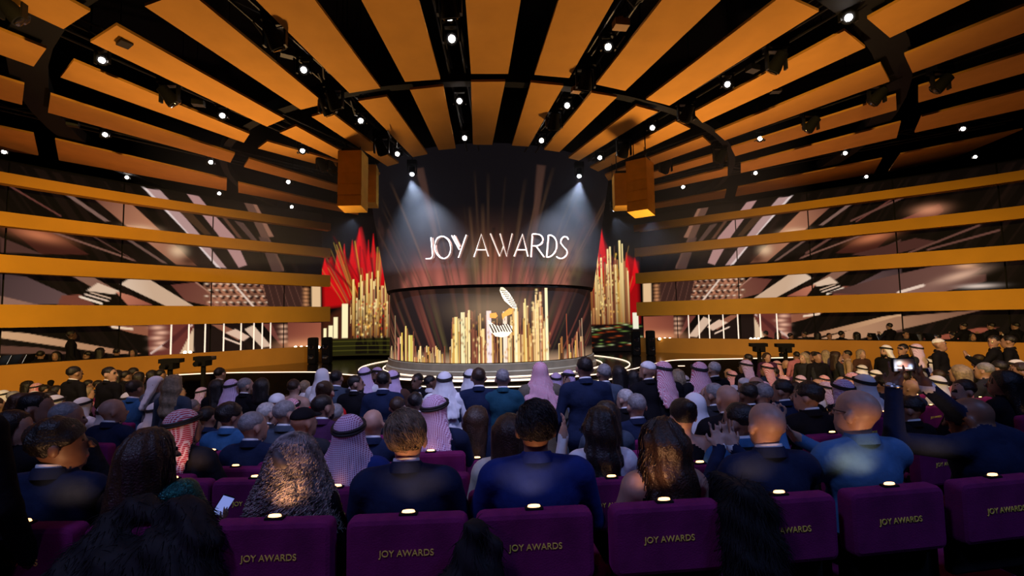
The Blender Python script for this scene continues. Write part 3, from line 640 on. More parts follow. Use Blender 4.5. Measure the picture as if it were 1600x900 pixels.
def paint_l(c):
    c.poly([(560, 352), (570, 395), (604, 392), (604, 470), (505, 480), (503, 420), (515, 400), (520, 420), (528, 385), (540, 410)], (176, 10, 14), soft=6)
    flames(c, [(557, 352, 7), (546, 372, 5), (580, 362, 5), (596, 372, 6), (524, 388, 6), (506, 400, 9), (534, 378, 4), (602, 380, 6), (572, 372, 4)], (575, 500))
    for i in range(26):
        x = rg2.uniform(500, 600); y = rg2.uniform(365, 470); q = rg2.uniform(.3, 1)
        c.line((x, y), (x + (580 - x) * .45, y + (540 - y) * .5), rg2.uniform(.6, 2.0), (150 * q + 60, 190 * q, 50), .75, 1.2)
    for i in range(14): c.line((rg2.uniform(505, 604), rg2.uniform(360, 420)), (rg2.uniform(550, 600), 500), rg2.uniform(1, 3), (90, 4, 8), .6, 2)
    c.poly([(503, 500), (545, 470), (604, 470), (614, 556), (500, 556)], (60, 26, 14), soft=8)
    for i in range(150):
        x = rg2.uniform(543, 614); top = 428 + abs(x - 585) * .35 + rg2.uniform(0, 75) if x < 604 else 455 + rg2.uniform(0, 60); w = rg2.uniform(.5, 1.8)
        c.poly([(x - w, 530), (x + w, 530), (x + w, top), (x - w, top)], gold[rg2.randint(len(gold))], (60, 26, 14), soft=.8, grad=((x, top), (x, 540)))
    for (x, w, y) in ((548, 2.5, 435), (560, 2, 428), (570, 3, 426), (578, 1.5, 424), (588, 2.5, 422), (601, 2.5, 420)): c.poly([(x - w * .6, 525), (x + w * .6, 525), (x + w * .6, y), (x - w * .6, y)], (140, 84, 34), (240, 206, 120), soft=.8, grad=((x, 525), (x, y)))
    for (x0, x1, y) in ((512, 518, 508), (519, 525, 495), (531, 540, 474), (505, 509, 512)): c.poly([(x0, 528), (x1, 528), (x1, y), (x0, y)], (250, 232, 180), soft=.8)
    for i in range(120): c.blob((rg2.uniform(552, 604), rg2.uniform(470, 528)), (1.2, 1.8), [(250, 200, 90), (190, 20, 10), (30, 10, 6), (120, 60, 20), (255, 230, 160)][rg2.randint(5)], .85)
    c.poly([(500, 530), (614, 528), (614, 556), (500, 556)], (36, 34, 10), soft=2)
    for i in range(16): x = rg2.uniform(548, 612); c.poly([(x - 2.4, 553), (x + 2.4, 553), (x + 2.4, rg2.uniform(525, 542)), (x - 2.4, rg2.uniform(525, 542))], (14, 10, 6), soft=.8)
    for i in range(10): c.line((500, 531 + i * 2.4), (614, 531 + i * 2.4), .8, (110, 104, 34) if i % 3 == 1 else (16, 13, 6), .5, 1)
def paint_r(c):
    c.poly([(944, 360), (935, 420), (922, 450), (922, 520), (1000, 520), (1000, 412), (985, 400), (975, 440)], (150, 8, 12), soft=6)
    flames(c, [(946, 352, 6), (938, 372, 5), (928, 395, 5), (984, 395, 6), (996, 404, 8), (926, 420, 4)], (958, 505))
    for i in range(20):
        x = rg2.uniform(920, 1000); y = rg2.uniform(375, 470); q = rg2.uniform(.3, 1)
        c.line((x, y), (x + (958 - x) * .4, y + 50), rg2.uniform(.6, 1.8), (150 * q + 60, 190 * q, 50), .7, 1.2)
    for i in range(140):
        x = rg2.uniform(918, 986); top = 396 + abs(x - 968) * .7 + rg2.uniform(0, 75); w = rg2.uniform(.5, 1.6)
        c.poly([(x - w, 512), (x + w, 512), (x + w, top), (x - w, top)], gold[rg2.randint(len(gold))], (60, 26, 14), soft=.8, grad=((x, top), (x, 540)))
    for (x, w, y) in ((974, 2.4, 374), (978, 1.4, 380), (934, 2, 405), (938, 1.6, 400), (944, 2.4, 402), (955, 2, 388), (959, 2, 384), (921, 2.4, 440), (985, 1.4, 425)): c.poly([(x - w * .65, 515), (x + w * .65, 515), (x + w * .65, y), (x - w * .65, y)], (150, 90, 40), (250, 226, 156), soft=.8, grad=((x, 515), (x, y)))
    for i in range(90): c.blob((rg2.uniform(928, 972), rg2.uniform(395, 500)), (1.0, 1.6), [(255, 226, 140), (120, 30, 10), (20, 10, 6), (230, 170, 80)][rg2.randint(4)], .85)
    c.poly([(914, 512), (1005, 512), (1005, 556), (914, 556)], (14, 9, 8), soft=2)
    for i in range(60): c.blob((rg2.uniform(918, 1000), rg2.uniform(510, 550)), (rg2.uniform(2, 6), .9), [(120, 150, 70), (190, 200, 150), (160, 60, 20), (60, 40, 20)][rg2.randint(4)], .7)
    c.poly([(990, 494), (998, 494), (998, 520), (990, 520)], (230, 226, 200), soft=.8)
flame_screen('left', 499, 620, 18.6, paint_l, .3); flame_screen('right', 908, 1004, 19.4, paint_r, .3)

# ------------------------------------------------------------------ hanging loudspeaker arrays in ochre cloth
m_spk = mat('ochre_speaker_cloth', (0.80, 0.42, 0.055), 0.85, noise=.08, nscale=5, bump=.2, bscale=120, spec=.15)
def speaker(name_word, ctr_px, D, w, h, d, rz, n=5, bend=.05):
    p = at(ctr_px[0], ctr_px[1], D); t = empty('speaker_array', tuple(p), rz); hh = h / n
    for i in range(n):
        MB().box((0, -bend * (n - 1 - i) ** 2 * .02 + 0, (i - (n - 1) / 2) * hh), (w, d, hh * .988), rx=-math.radians(1.6 * (n - 1 - i))).build('speaker_cabinet', m_spk, t)
    MB().box((0, 0, h / 2 + .05), (w * .8, d * .7, .05)).build('flying_frame', m_steel, t)
    top = 10.4 - p[2]
    for sx in (-1, 1): MB().tube([(sx * w * .3, 0, h / 2 + .05), (sx * w * .3, 0, top)], .012, 6).build('chain', m_steel, t)
    tag(t, name_word, 'loudspeaker'); return t
speaker('large ochre speaker array hanging left of the drum', (552, 284), 10.2, .52, 1.27, .46, .0)
speaker('narrower ochre speaker array tucked behind the large one on the left', (577, 291), 11.4, .40, .98, .42, .15)
speaker('large ochre speaker array hanging right of the drum', (1001, 294), 10.2, .46, 1.18, .5, -.62)
speaker('shorter ochre speaker array in front of the large one on the right', (973, 300), 10.9, .44, .80, .42, -.1, 4)

# ------------------------------------------------------------------ trusses in the gaps of the fan
def truss(a_deg, r0, r1, label, dz=.22, h=.28):
    a = math.radians(a_deg); t = empty('lighting_truss', conept(r0, a)); o = Vector(t.location)
    side = Vector((math.cos(a), math.sin(a), 0)) * h / 2
    q0, q1 = Vector(conept(r0, a)) - o, Vector(conept(r1, a)) - o
    for s in (-1, 1):
        for u in (0, 1):
            k = Vector((0, 0, dz + u * h)) + side * s
            MB().tube([q0 + k, q1 + k], .022, 6).build('chord', m_steel, t)
    n = 12; br = None
    for i in range(n):
        f0, f1 = i / n, (i + 1) / n
        for s in (-1, 1):
            A_ = q0.lerp(q1, f0) + side * s + Vector((0, 0, dz + (h if i % 2 else 0))); B_ = q0.lerp(q1, f1) + side * s + Vector((0, 0, dz + (0 if i % 2 else h)))
            MB().tube([A_, B_], .012, 4).build('brace', m_steel, t)
    tag(t, label, 'truss', 'black lighting trusses in the ceiling gaps')
for a, lb in ((-60, 'black lighting truss above the lowest ceiling panels on the far left'), (-35.5, 'black lighting truss in the dark gap on the left of the ceiling'), (-17.2, 'black lattice truss left of centre crowded with lamps'), (-.3, 'black truss running straight up the middle of the ceiling'), (15.7, 'black lattice truss right of centre crowded with cables and lamps'), (33.5, 'black lighting truss in the wide gap on the right of the ceiling'), (52.8, 'black lighting truss low on the right side of the ceiling'), (77, 'black lighting truss above the lowest ceiling panels on the far right')):
    truss(a, 5.0, 15.0, lb)

# ------------------------------------------------------------------ lamps
def fixture_mesh(lit):
    head = MB().lathe([(.03, -.17), (.075, -.15), (.085, -.02), (.10, .05), (.10, .10), (.085, .105)], n=16).mesh('lamp_head', m_black, True)
    yoke = MB().box((-.125, 0, .05), (.025, .06, .26)).box((.125, 0, .05), (.025, .06, .26)).box((0, 0, .18), (.275, .07, .03)).mesh('yoke', m_steel)
    base = MB().box((0, 0, .25), (.26, .2, .12)).mesh('lamp_base', m_black)
    return head, yoke, base
HM, YM, BM = fixture_mesh(True)
def lens_mesh(m, r): return MB().lathe([(r, 0), (r, .012), (.001, .02)], n=14).mesh('lens', m, True)
LENS = {('w', 0): lens_mesh(m_lens, .05), ('b', 0): lens_mesh(m_lensb, .055), ('n', 0): lens_mesh(m_glassd, .08)}
def fixture(px, py, lit, label, group, D=None, aim=None, scale=1.0, dz=.05):
    p = at(px, py, D) if D else on_cone(px, py, dz)
    t = empty('stage_lamp', tuple(p)); t.scale = (scale,) * 3
    link_mesh('yoke', YM, t); link_mesh('lamp_base', BM, t)
    tgt = Vector(aim) if aim is not None else Vector((EYE[0] + (p[0] * .25), 1.0, 2.5))
    q = (tgt - Vector(p)).to_track_quat('Z', 'Y').to_euler()
    h = link_mesh('lamp_head', HM, t, rot=q)
    o = link_mesh('lens', LENS[(lit, 0)], h, loc=(0, 0, .108))
    tag(t, label, 'lamp', group); return t
lit = [(160,93),(348,180),(165,210),(330,253),(7,237),(199,277),(343,302),(475,108),(564,188),(473,235),(451,284),(456,323),(621,240),(706,59),(718,157),(726,215),(950,72),(886,164),(846,219),(1136,131),(1019,199),(937,246),(1187,216),(1180,270),(1067,292),(1320,239),(1353,276),(1523,245),(1504,201),(1325,26)]
desc = ['alone in the upper left gap', 'at the inner end of the second left gap', 'in the third gap on the left edge', 'beside the third left panel', 'at the very left edge of the ceiling', 'over the top gold band on the left', 'at the tip of the lowest left panel', 'on the crowded truss left of centre', 'just inside the first ring left of centre', 'in the inner ring above the left speaker', 'low in the inner ring on the left', 'lowest on the left, over the gold band', 'nearest the drum left of centre', 'highest on the middle truss', 'halfway down the middle truss', 'small and last on the middle truss', 'brightest on the crowded truss right of centre', 'small beside the inner ring right of centre', 'nearest the drum right of centre', 'under the wide gap on the right', 'in the inner ring right of centre', 'above the right speaker', 'in the gap below the fourth right panel', 'low in the inner ring on the right', 'lowest inside the right ring', 'under the fifth right panel', 'at the tip of the lowest right panel', 'over the top gold band on the far right', 'as a pair low on the far right', 'as a cluster at the top right ring beam']
for (x, y), d in zip(lit, desc):
    fixture(x, y, 'w', 'small bright white ceiling lamp ' + d, 'lit ceiling lamps', scale=.9 if y > 60 else 1.0)
dark = [(265,152,'silhouetted against the second left panel'),(512,168,'at the crossing left of centre'),(522,160,'hanging beside the crossing left of centre'),(596,232,'near the drum on the left'),(505,258,'left of the left speaker'),(518,262,'beside the left speaker'),(1072,180,'at the crossing right of centre'),(1213,100,'silhouetted on the third right panel'),(1267,196,'silhouetted on the fourth right panel'),(1470,132,'hanging on the far right panel'),(1370,152,'at the outer ring on the right'),(1125,246,'at the inner ring on the right'),(975,236,'near the drum on the right'),(866,192,'next to the right of centre truss'),(702,12,'at the top of the middle truss'),(20,18,'in the top left corner'),(915,128,'on the crowded truss right of centre'),(430,62,'on the crowded truss left of centre'),(1040,262,'right of the right speaker')]
for x, y, d in dark:
    p = on_cone(x, y, -.12); fixture(x, y, 'n', 'unlit black moving-head lamp ' + d, 'unlit moving-head lamps', aim=(p[0] * .8, p[1] + 1.2, p[2] - 2), scale=1.25, dz=-.12)
# cable tangle and flown boxes on the two crowded trusses
m_box = mat('tan_flight_box', (.35, .18, .06), .7); rg3 = random.Random(5)
for (x, y, w) in ((970, 38, .22), (900, 141, .16), (1176, 107, .2), (448, 84, .18), (310, 161, .2), (114, 194, .2), (195, 65, .22), (1212, 141, .18)):
    p = on_cone(x, y, .02); t = MB().box((0, 0, 0), (w, w * .7, w * .5), rz=rg3.uniform(-.6, .6)).box((0, 0, w * .3), (w * .3, w * .3, w * .4)).build('control_box', m_box if x in (970, 900) else m_steel); t.location = p
    tag(t, 'small %s ceiling box %s' % ('tan' if x in (970, 900) else 'grey', {970: 'high on right-of-centre truss', 900: 'lower on right-of-centre truss', 1176: 'beside the lamp under the third right panel', 448: 'on left-of-centre truss', 310: 'beside the lamp over the second left panel', 114: 'over the third left panel', 195: 'at the upper left ring beam', 1212: 'at the right ring beam'}[x]), 'control box')
m_cab = mat('grey_cable', (.09, .085, .08), .45)
for a, x in ((-17.2, 'left'), (15.7, 'right')):
    t = empty('cable_bundle', conept(9, math.radians(a))); o0 = Vector(t.location)
    for k in range(16):
        r = rg3.uniform(6, 12); p = Vector(conept(r, math.radians(a))) + Vector((rg3.uniform(-.2, .2), 0, rg3.uniform(.1, .3))); q = p + Vector((rg3.uniform(-.35, .35), rg3.uniform(-.7, .7), rg3.uniform(-.22, .1)))
        MB().tube([p - o0, p.lerp(q, .5) + Vector((0, 0, -.12)) - o0, q - o0], .014, 5).build('cable', m_cab, t)
    tag(t, 'loose bundle of cables looping along the crowded truss %s of centre' % x, 'cables')

# ------------------------------------------------------------------ stage spots with visible beams in the haze
for x, y, D, tx, lab in ((644, 268, 11.6, -1.9, 'bright cool spotlight beaming down on the drum from upper left'), (905, 271, 11.6, .9, 'bright cool spotlight beaming down on the drum from upper right'), (958, 326, 11.4, 5.2, 'small cool spotlight under the short right speaker'), (1010, 333, 10.6, 6.0, 'small cool spotlight under the large right speaker'), (556, 326, 10.9, -6.5, 'small cool spotlight under the left speaker')):
    p = at(x, y, D); aim = (tx, 13.6, 2.2) if D > 11.5 else (tx, 16.0, 3.0)
    ft = fixture(x, y, 'b', lab, None, D=D, aim=(p[0] + (aim[0] - p[0]) * .3, p[1] - 1.5, p[2] - 2.6), scale=.9 if D > 11.5 else .55)
    MB().tube([(0, 0, .3), (0, 0, (10.49 - p[2]) / ft.scale[0])], .014, 6).build('drop_rod', m_steel, ft)
    e = 1700 if D > 11.5 else 160
    light('SPOT', 'stage_spot_beam', (p[0], p[1] - .12, p[2] - .25), aim, e, (.72, .82, 1.0), .03, 84 if D > 11.5 else 60, .8)
hz = bpy.data.materials.new('stage_haze'); hz.use_nodes = True; nt = hz.node_tree; nt.nodes.clear()
out = nt.nodes.new('ShaderNodeOutputMaterial'); vs = nt.nodes.new('ShaderNodeVolumeScatter'); vs.inputs['Color'].default_value = (.8, .86, 1, 1); vs.inputs['Density'].default_value = .016; vs.inputs['Anisotropy'].default_value = .2
nt.links.new(vs.outputs[0], out.inputs['Volume'])
h = MB().box((CX, 13.2, 6.05), (15, 6.8, 3.5)).build('stage_haze', hz)
tag(h, 'thin blue grey haze catching the spotlight beams above the stage', 'haze', kind='stuff')
# ------------------------------------------------------------------ television cameras, monitors, floor speakers
def tv_camera(px, py, D, label, rz=0):
    p = at(px, py, D); fz = p[2] - 1.1; t = empty('broadcast_camera', (p[0], p[1], fz), rz)
    MB().box((0, 0, 1.17), (.26, .34, .16)).build('camera_body', m_black, t); MB().lathe([(.05, 0), (.06, .16), (.07, .2)], (0, -.17, 1.17), 14, 'y').build('lens_barrel', m_black, t, True)
    MB().box((0, .05, 1.29), (.46, .26, .10)).build('sun_hood', m_black, t); MB().tube([(0, 0, 0), (0, 0, 1.1)], .06, 8).build('pedestal', m_black, t); MB().lathe([(.28, 0), (.28, .05), (.08, .12)], n=14).build('base', m_black, t, True)
    if fz > zf + .02: MB().box((0, 0, -(fz - zf) / 2), (.8, .8, fz - zf)).build('riser', m_black, t)
    tag(t, label, 'camera')
tv_camera(266, 576, 11.2, 'black broadcast camera before the left parapet, left of a pair', .2); tv_camera(318, 571, 12.2, 'black broadcast camera before the left parapet, nearer the stage', .1)
tv_camera(1186, 549, 13.6, 'black broadcast camera before the right parapet, nearer the stage', -.2); tv_camera(1227, 550, 13.2, 'black broadcast camera with a wide hood before the right parapet', -.25)
for x, y, D, lab in ((489, 566, 16.6, 'left of the pair at the left stage wing'), (511, 566, 16.6, 'right of the pair at the left stage wing'), (994, 552, 17.6, 'left of the pair at the right stage wing'), (1017, 551, 17.6, 'right of the pair at the right stage wing')):
    p = at(x, y, D); t = empty('floor_speaker', (p[0], p[1], ZS)); H = .95
    MB().rbox((0, 0, H / 2), (.30, .32, H), .06).build('cabinet', m_black, t, True)
    for zz in (.26, .62): MB().lathe([(.11, 0), (.10, .02), (.03, -.02)], (0, -.165, zz), 16, 'y').build('cone', m_glassd, t, True)
    tag(t, 'black upright stage speaker, ' + lab, 'loudspeaker', 'upright stage speakers')
# ------------------------------------------------------------------ figures: smooth-blended solids meshed as one continuous surface
def rotz(a): c, s = math.cos(a), math.sin(a); return np.array([[c, -s, 0], [s, c, 0], [0, 0, 1.0]])
def rotx(a): c, s = math.cos(a), math.sin(a); return np.array([[1.0, 0, 0], [0, c, -s], [0, s, c]])
def Cn(a, b, ra, rb, m=0, k=.03): return ('c', np.array(a, float), np.array(b, float), ra, rb, m, k)
def El(c, r, m=0, k=.03, R=None): return ('e', np.array(c, float), np.array(r, float), R, None, m, k)
def xf(prims, R, off, piv=(0, 0, 0)):
    out = []; piv = np.array(piv, float); off = np.array(off, float)
    for p in prims:
        t = lambda q: R @ (q - piv) + piv + off
        if p[0] == 'c': out.append(('c', t(p[1]), t(p[2]), p[3], p[4], p[5], p[6]))
        else: out.append(('e', t(p[1]), p[2], R if p[3] is None else R @ p[3], None, p[5], p[6]))
    return out
def sdf_mesh(name, prims, vox, mats, noise=None, cuts=(), lo=None, hi=None):
    if lo is None:
        los, his = [], []
        for p in prims:
            if p[0] == 'c': r = max(p[3], p[4]); los.append(np.minimum(p[1], p[2]) - r); his.append(np.maximum(p[1], p[2]) + r)
            else: r = max(p[2]) if p[3] is not None else p[2]; los.append(p[1] - r); his.append(p[1] + r)
        lo = np.min(los, axis=0) - 2.5 * vox - .01; hi = np.max(his, axis=0) + 2.5 * vox + .01
    n = np.ceil((hi - lo) / vox).astype(int) + 1
    ax = [lo[i] + vox * np.arange(n[i]) for i in range(3)]
    f = np.full(n, 1.0, np.float32); best = np.full(n, 9.0, np.float32); idm = np.zeros(n, np.int8)
    for p in prims:
        k = p[6]; mg = max(k, .02) + 3 * vox
        if p[0] == 'c': r = max(p[3], p[4]); a0 = np.minimum(p[1], p[2]) - r - mg; a1 = np.maximum(p[1], p[2]) + r + mg
        else: r = max(p[2]); a0 = p[1] - r - mg; a1 = p[1] + r + mg
        i0 = np.clip(np.floor((a0 - lo) / vox).astype(int), 0, n - 1); i1 = np.clip(np.ceil((a1 - lo) / vox).astype(int) + 1, 1, n)
        sl = tuple(slice(i0[i], i1[i]) for i in range(3))
        X = ax[0][sl[0]][:, None, None]; Y = ax[1][sl[1]][None, :, None]; Z = ax[2][sl[2]][None, None, :]
        if p[0] == 'c':
            a, b = p[1], p[2]; d = b - a; L2 = max(d @ d, 1e-9)
            t = np.clip(((X - a[0]) * d[0] + (Y - a[1]) * d[1] + (Z - a[2]) * d[2]) / L2, 0, 1)
            D = np.sqrt((X - a[0] - t * d[0]) ** 2 + (Y - a[1] - t * d[1]) ** 2 + (Z - a[2] - t * d[2]) ** 2) - (p[3] + (p[4] - p[3]) * t)
        else:
            x, y, z = X - p[1][0], Y - p[1][1], Z - p[1][2]
            if p[3] is not None:
                R = p[3]; x, y, z = R[0, 0] * x + R[1, 0] * y + R[2, 0] * z, R[0, 1] * x + R[1, 1] * y + R[2, 1] * z, R[0, 2] * x + R[1, 2] * y + R[2, 2] * z
            r = p[2]; k0 = np.sqrt((x / r[0]) ** 2 + (y / r[1]) ** 2 + (z / r[2]) ** 2); k1 = np.sqrt((x / r[0] ** 2) ** 2 + (y / r[1] ** 2) ** 2 + (z / r[2] ** 2) ** 2) + 1e-9
            D = k0 * (k0 - 1) / k1
        F = f[sl]; hh = np.maximum(k - np.abs(F - D), 0) / max(k, 1e-6)
        f[sl] = np.minimum(F, D) - hh * hh * k * .25
        B = best[sl]; w = D < B; idm[sl] = np.where(w, p[5], idm[sl]); best[sl] = np.where(w, D, B)
    if noise is not None or cuts:
        X = ax[0][:, None, None]; Y = ax[1][None, :, None]; Z = ax[2][None, None, :]
        if noise is not None: f = f + noise(X, Y, Z).astype(np.float32)
        for (nx, ny, nz, d) in cuts: f = np.maximum(f, (nx * X + ny * Y + nz * Z - d).astype(np.float32))
    ins = f < 0
    c8 = [ins[a:n[0] - 1 + a, b:n[1] - 1 + b, c:n[2] - 1 + c] for a in (0, 1) for b in (0, 1) for c in (0, 1)]
    s = sum(c.astype(np.int8) for c in c8); act = (s > 0) & (s < 8)
    I = np.argwhere(act); vid = np.full(act.shape, -1, np.int32); vid[act] = np.arange(len(I))
    acc = np.zeros((len(I), 3)); cnt = np.zeros(len(I))
    offs = [(a, b, c) for a in (0, 1) for b in (0, 1) for c in (0, 1)]
    for i, o1 in enumerate(offs):
        for o2 in offs[i + 1:]:
            if sum(abs(a - b) for a, b in zip(o1, o2)) != 1: continue
            v1 = f[I[:, 0] + o1[0], I[:, 1] + o1[1], I[:, 2] + o1[2]]; v2 = f[I[:, 0] + o2[0], I[:, 1] + o2[1], I[:, 2] + o2[2]]
            m = (v1 < 0) != (v2 < 0); t = np.where(m, v1 / np.where(m, v1 - v2, 1), 0)
            for ax_ in range(3): acc[:, ax_] += np.where(m, o1[ax_] + t * (o2[ax_] - o1[ax_]), 0)
            cnt += m
    V = lo + (I + acc / np.maximum(cnt, 1)[:, None]) * vox
    Qs = []; Ms = []
    for d in range(3):
        sl0 = [slice(None)] * 3; sl1 = [slice(None)] * 3; sl0[d] = slice(0, -1); sl1[d] = slice(1, None)
        e = ins[tuple(sl0)] != ins[tuple(sl1)]; E = np.argwhere(e)
        u, v = (d + 1) % 3, (d + 2) % 3
        ok = (E[:, u] > 0) & (E[:, v] > 0) & (E[:, u] < n[u] - 1) & (E[:, v] < n[v] - 1); E = E[ok]
        def at_(du, dv):
            q = E.copy(); q[:, u] += du; q[:, v] += dv; return vid[q[:, 0], q[:, 1], q[:, 2]]
        q4 = np.stack([at_(-1, -1), at_(0, -1), at_(0, 0), at_(-1, 0)], 1)
        fl_ = ~ins[E[:, 0], E[:, 1], E[:, 2]]; q4[fl_] = q4[fl_][:, ::-1]
        Qs.append(q4); Ms.append(idm[E[:, 0], E[:, 1], E[:, 2]])
    Q = np.concatenate(Qs); M_ = np.concatenate(Ms); g = (Q >= 0).all(1)
    return raw_mesh(name, V, Q[g], mats, M_[g])

# ---- materials of people
SK = {'light': (0.42, 0.255, 0.20), 'tan': (0.30, 0.17, 0.125), 'brown': (0.16, 0.082, 0.056), 'dark': (0.075, 0.036, 0.024)}
def skin(k): return mat('skin_' + k, SK[k], .48, noise=.10, nscale=25, spec=.4)
def cloth(name, c, rough=.85, bump=.25): return mat('cloth_' + name, c, rough, noise=.15, nscale=14, bump=.55, bscale=22, sheen=.05, spec=.12)
CLO = {'navy': (.010, .018, .052), 'black': (.006, .006, .009), 'charcoal': (.02, .022, .03), 'royal': (.012, .028, .15), 'blueshirt': (.06, .16, .34), 'teal': (.012, .06, .10), 'white': (.70, .72, .78), 'grey': (.10, .11, .13), 'olive': (.12, .105, .08),
       'cream': (.62, .60, .50), 'red': (.50, .015, .02), 'brownc': (.07, .035, .025), 'midblue': (.03, .11, .26), 'slate': (.05, .07, .11), 'rose': (.42, .16, .22), 'plum': (.05, .015, .06), 'beige': (.36, .26, .18)}
def C_(k): return cloth(k, CLO[k])
HAIR = {'black': (.008, .007, .008), 'brown': (.028, .015, .010), 'dkblond': (.14, .095, .055), 'grey': (.20, .20, .22), 'ltgrey': (.42, .41, .42), 'blond': (.26, .20, .13)}
def hairm(k): return mat('hair_' + k, HAIR[k], .42, noise=.35, nscale=40, bump=.6, bscale=110, spec=.45)
m_eye = mat('eye_dark', (.02, .015, .012), .2); m_lip = mat('lip_rose', (.30, .09, .08), .5); m_shoe = mat('shoe_black', (.008, .008, .008), .35)
def scarf_mat(kind):
    nm = 'headscarf_' + kind
    if nm in MATS: return MATS[nm]
    m = bpy.data.materials.new(nm); m.use_nodes = True; nt = m.node_tree; b = nt.nodes['Principled BSDF']; b.inputs['Roughness'].default_value = .9; b.inputs['Specular IOR Level'].default_value = .1
    if kind == 'white': b.inputs['Base Color'].default_value = (.72, .74, .80, 1)
    else:
        base, dot, sc = {'pink': ((.74, .60, .70), (.46, .045, .11), 70), 'lilac': ((.66, .56, .78), (.40, .22, .46), 64), 'redwhite': ((.80, .62, .66), (.52, .03, .06), 78), 'fine': ((.70, .55, .74), (.30, .08, .20), 92)}[kind]
        tc = nt.nodes.new('ShaderNodeTexCoord'); mp = nt.nodes.new('ShaderNodeMapping'); mp.inputs['Rotation'].default_value = (0.0, .12, 0)
        nt.links.new(tc.outputs['Object'], mp.inputs['Vector'])
        fac = []
        for d in ('X', 'Z'):
            w = nt.nodes.new('ShaderNodeTexWave'); w.wave_type = 'BANDS'; w.bands_direction = d; w.inputs['Scale'].default_value = sc * .32 if d == 'Z' else sc * .32; w.inputs['Distortion'].default_value = .4; w.inputs['Detail'].default_value = 0
            nt.links.new(mp.outputs[0], w.inputs['Vector']); fac.append(w)
        mu = nt.nodes.new('ShaderNodeMath'); mu.operation = 'MULTIPLY'; nt.links.new(fac[0].outputs['Fac'], mu.inputs[0]); nt.links.new(fac[1].outputs['Fac'], mu.inputs[1])
        r = nt.nodes.new('ShaderNodeValToRGB'); r.color_ramp.elements[0].position = .22; r.color_ramp.elements[1].position = .40; r.color_ramp.elements[0].color = (*base, 1); r.color_ramp.elements[1].color = (*dot, 1)
        if kind == 'pink' or kind == 'redwhite': r.color_ramp.elements[0].position = .10; r.color_ramp.elements[1].position = .28
        nt.links.new(mu.outputs[0], r.inputs['Fac']); nt.links.new(r.outputs['Color'], b.inputs['Base Color'])
    MATS[nm] = m; return m
m_cord = mat('head_cord_black', (.006, .006, .008), .7, bump=.4, bscale=200)

# ---- body part prims. material slots: 0 skin 1 top 2 bottom 3 shirt 4 brow 5 eye 6 lip 7 shoe
def head_prims(beard=False):
    P = [El((0, -.014, .022), (.076, .097, .088)), El((0, .03, -.05), (.058, .066, .068), k=.03), El((0, .072, -.1), (.027, .022, .022), k=.03),
         Cn((0, .094, .004), (0, .116, -.034), .007, .013, k=.012), El((.084, -.010, -.018), (.015, .022, .034), k=.006), El((-.084, -.010, -.018), (.015, .022, .034), k=.006),
         El((.031, .088, .002), (.012, .008, .006), 5, .003), El((-.031, .088, .002), (.012, .008, .006), 5, .003), El((.031, .09, .024), (.022, .010, .006), 4, .006), El((-.031, .09, .024), (.022, .010, .006), 4, .006),
         El((0, .097, -.068), (.022, .011, .009), 6, .006)]
    if beard: P += [El((0, .05, -.088), (.052, .05, .042), 4, .01)]
    return P
NECK = lambda: [Cn((0, -.010, -.06), (0, -.006, -.105), .053, .052, 0, .02)]
def hand(w, d, s=1, m=0, spread=.18, curl=.25, up=(0, 0, 1)):
    """palm and five fingers; w wrist, d pointing direction, thumb to side s"""
    d = np.array(d, float); d /= np.linalg.norm(d); up = np.array(up, float); sd = np.cross(d, up); sd /= np.linalg.norm(sd); nn = np.cross(sd, d)
    w = np.array(w, float); P = [Cn(w, w + d * .035, .026, .028, m, .02)]
    pc = w + d * .06
    P += [Cn(pc - sd * .024, pc + sd * .024 + d * .008, .019, .019, m, .015), Cn(w + d * .03 - sd * .018, w + d * .03 + sd * .018, .020, .020, m, .015)]
    for i, (o, l) in enumerate(((-.031, .058), (-.0105, .074), (.0105, .078), (.031, .068))):
        o *= s; b = pc + sd * o + d * .018; q = b + d * l * .55 + sd * o * spread * 1.2 + nn * curl * .012; e = q + d * l * .5 + nn * curl * .05 + sd * o * spread
        P += [Cn(b, q, .0098, .0088, m, .004), Cn(q, e, .0088, .0075, m, .004)]
    tb = w + d * .025 + sd * .028 * s; tq = tb + d * .03 + sd * .032 * s; P += [Cn(tb, tq, .0125, .0105, m, .008), Cn(tq, tq + d * .03 + sd * .006 * s, .0105, .0085, m, .005)]
    return P
def arm(side, sh, el, wr, w=1.0, sleeve=1, bare=False, cuff=True, hd=None, fine=True):
    m = 0 if bare else sleeve; P = [Cn(sh, el, .058 * w, .047 * w, m, .04), Cn(el, wr, .046 * w, .034 * w, m, .02)]
    if cuff and not bare: v = np.array(wr, float) - np.array(el, float); v /= np.linalg.norm(v); P += [Cn(np.array(wr) - v * .005, np.array(wr) + v * .012, .034, .033, 3, .004)]
    if hd is None: hd = np.array(wr, float) - np.array(el, float)
    if fine: P += hand(wr, hd, side)
    else: d = np.array(hd, float); d /= np.linalg.norm(d); P += [Cn(wr, np.array(wr) + d * .12, .03, .022, 0, .02)]
    return P
def torso_seated(w=1.0, bare_back=False, thick=1.0):
    t = 0 if bare_back else 1
    P = [El((0, .02, .56), (.17 * w, .14, .13), 2, .05), El((0, .0, .70), (.155 * w, .115 * thick, .16), 1, .06), El((0, -.025, .90), (.175 * w, .115 * thick, .15), 1, .06),
         Cn((-.162 * w, -.035, .99), (.162 * w, -.035, .99), .060, .060, t, .04), Cn((0, -.035, 1.045), (.15 * w, -.035, 1.012), .046, .050, t, .04), Cn((0, -.035, 1.045), (-.15 * w, -.035, 1.012), .046, .050, t, .04)]
    return P
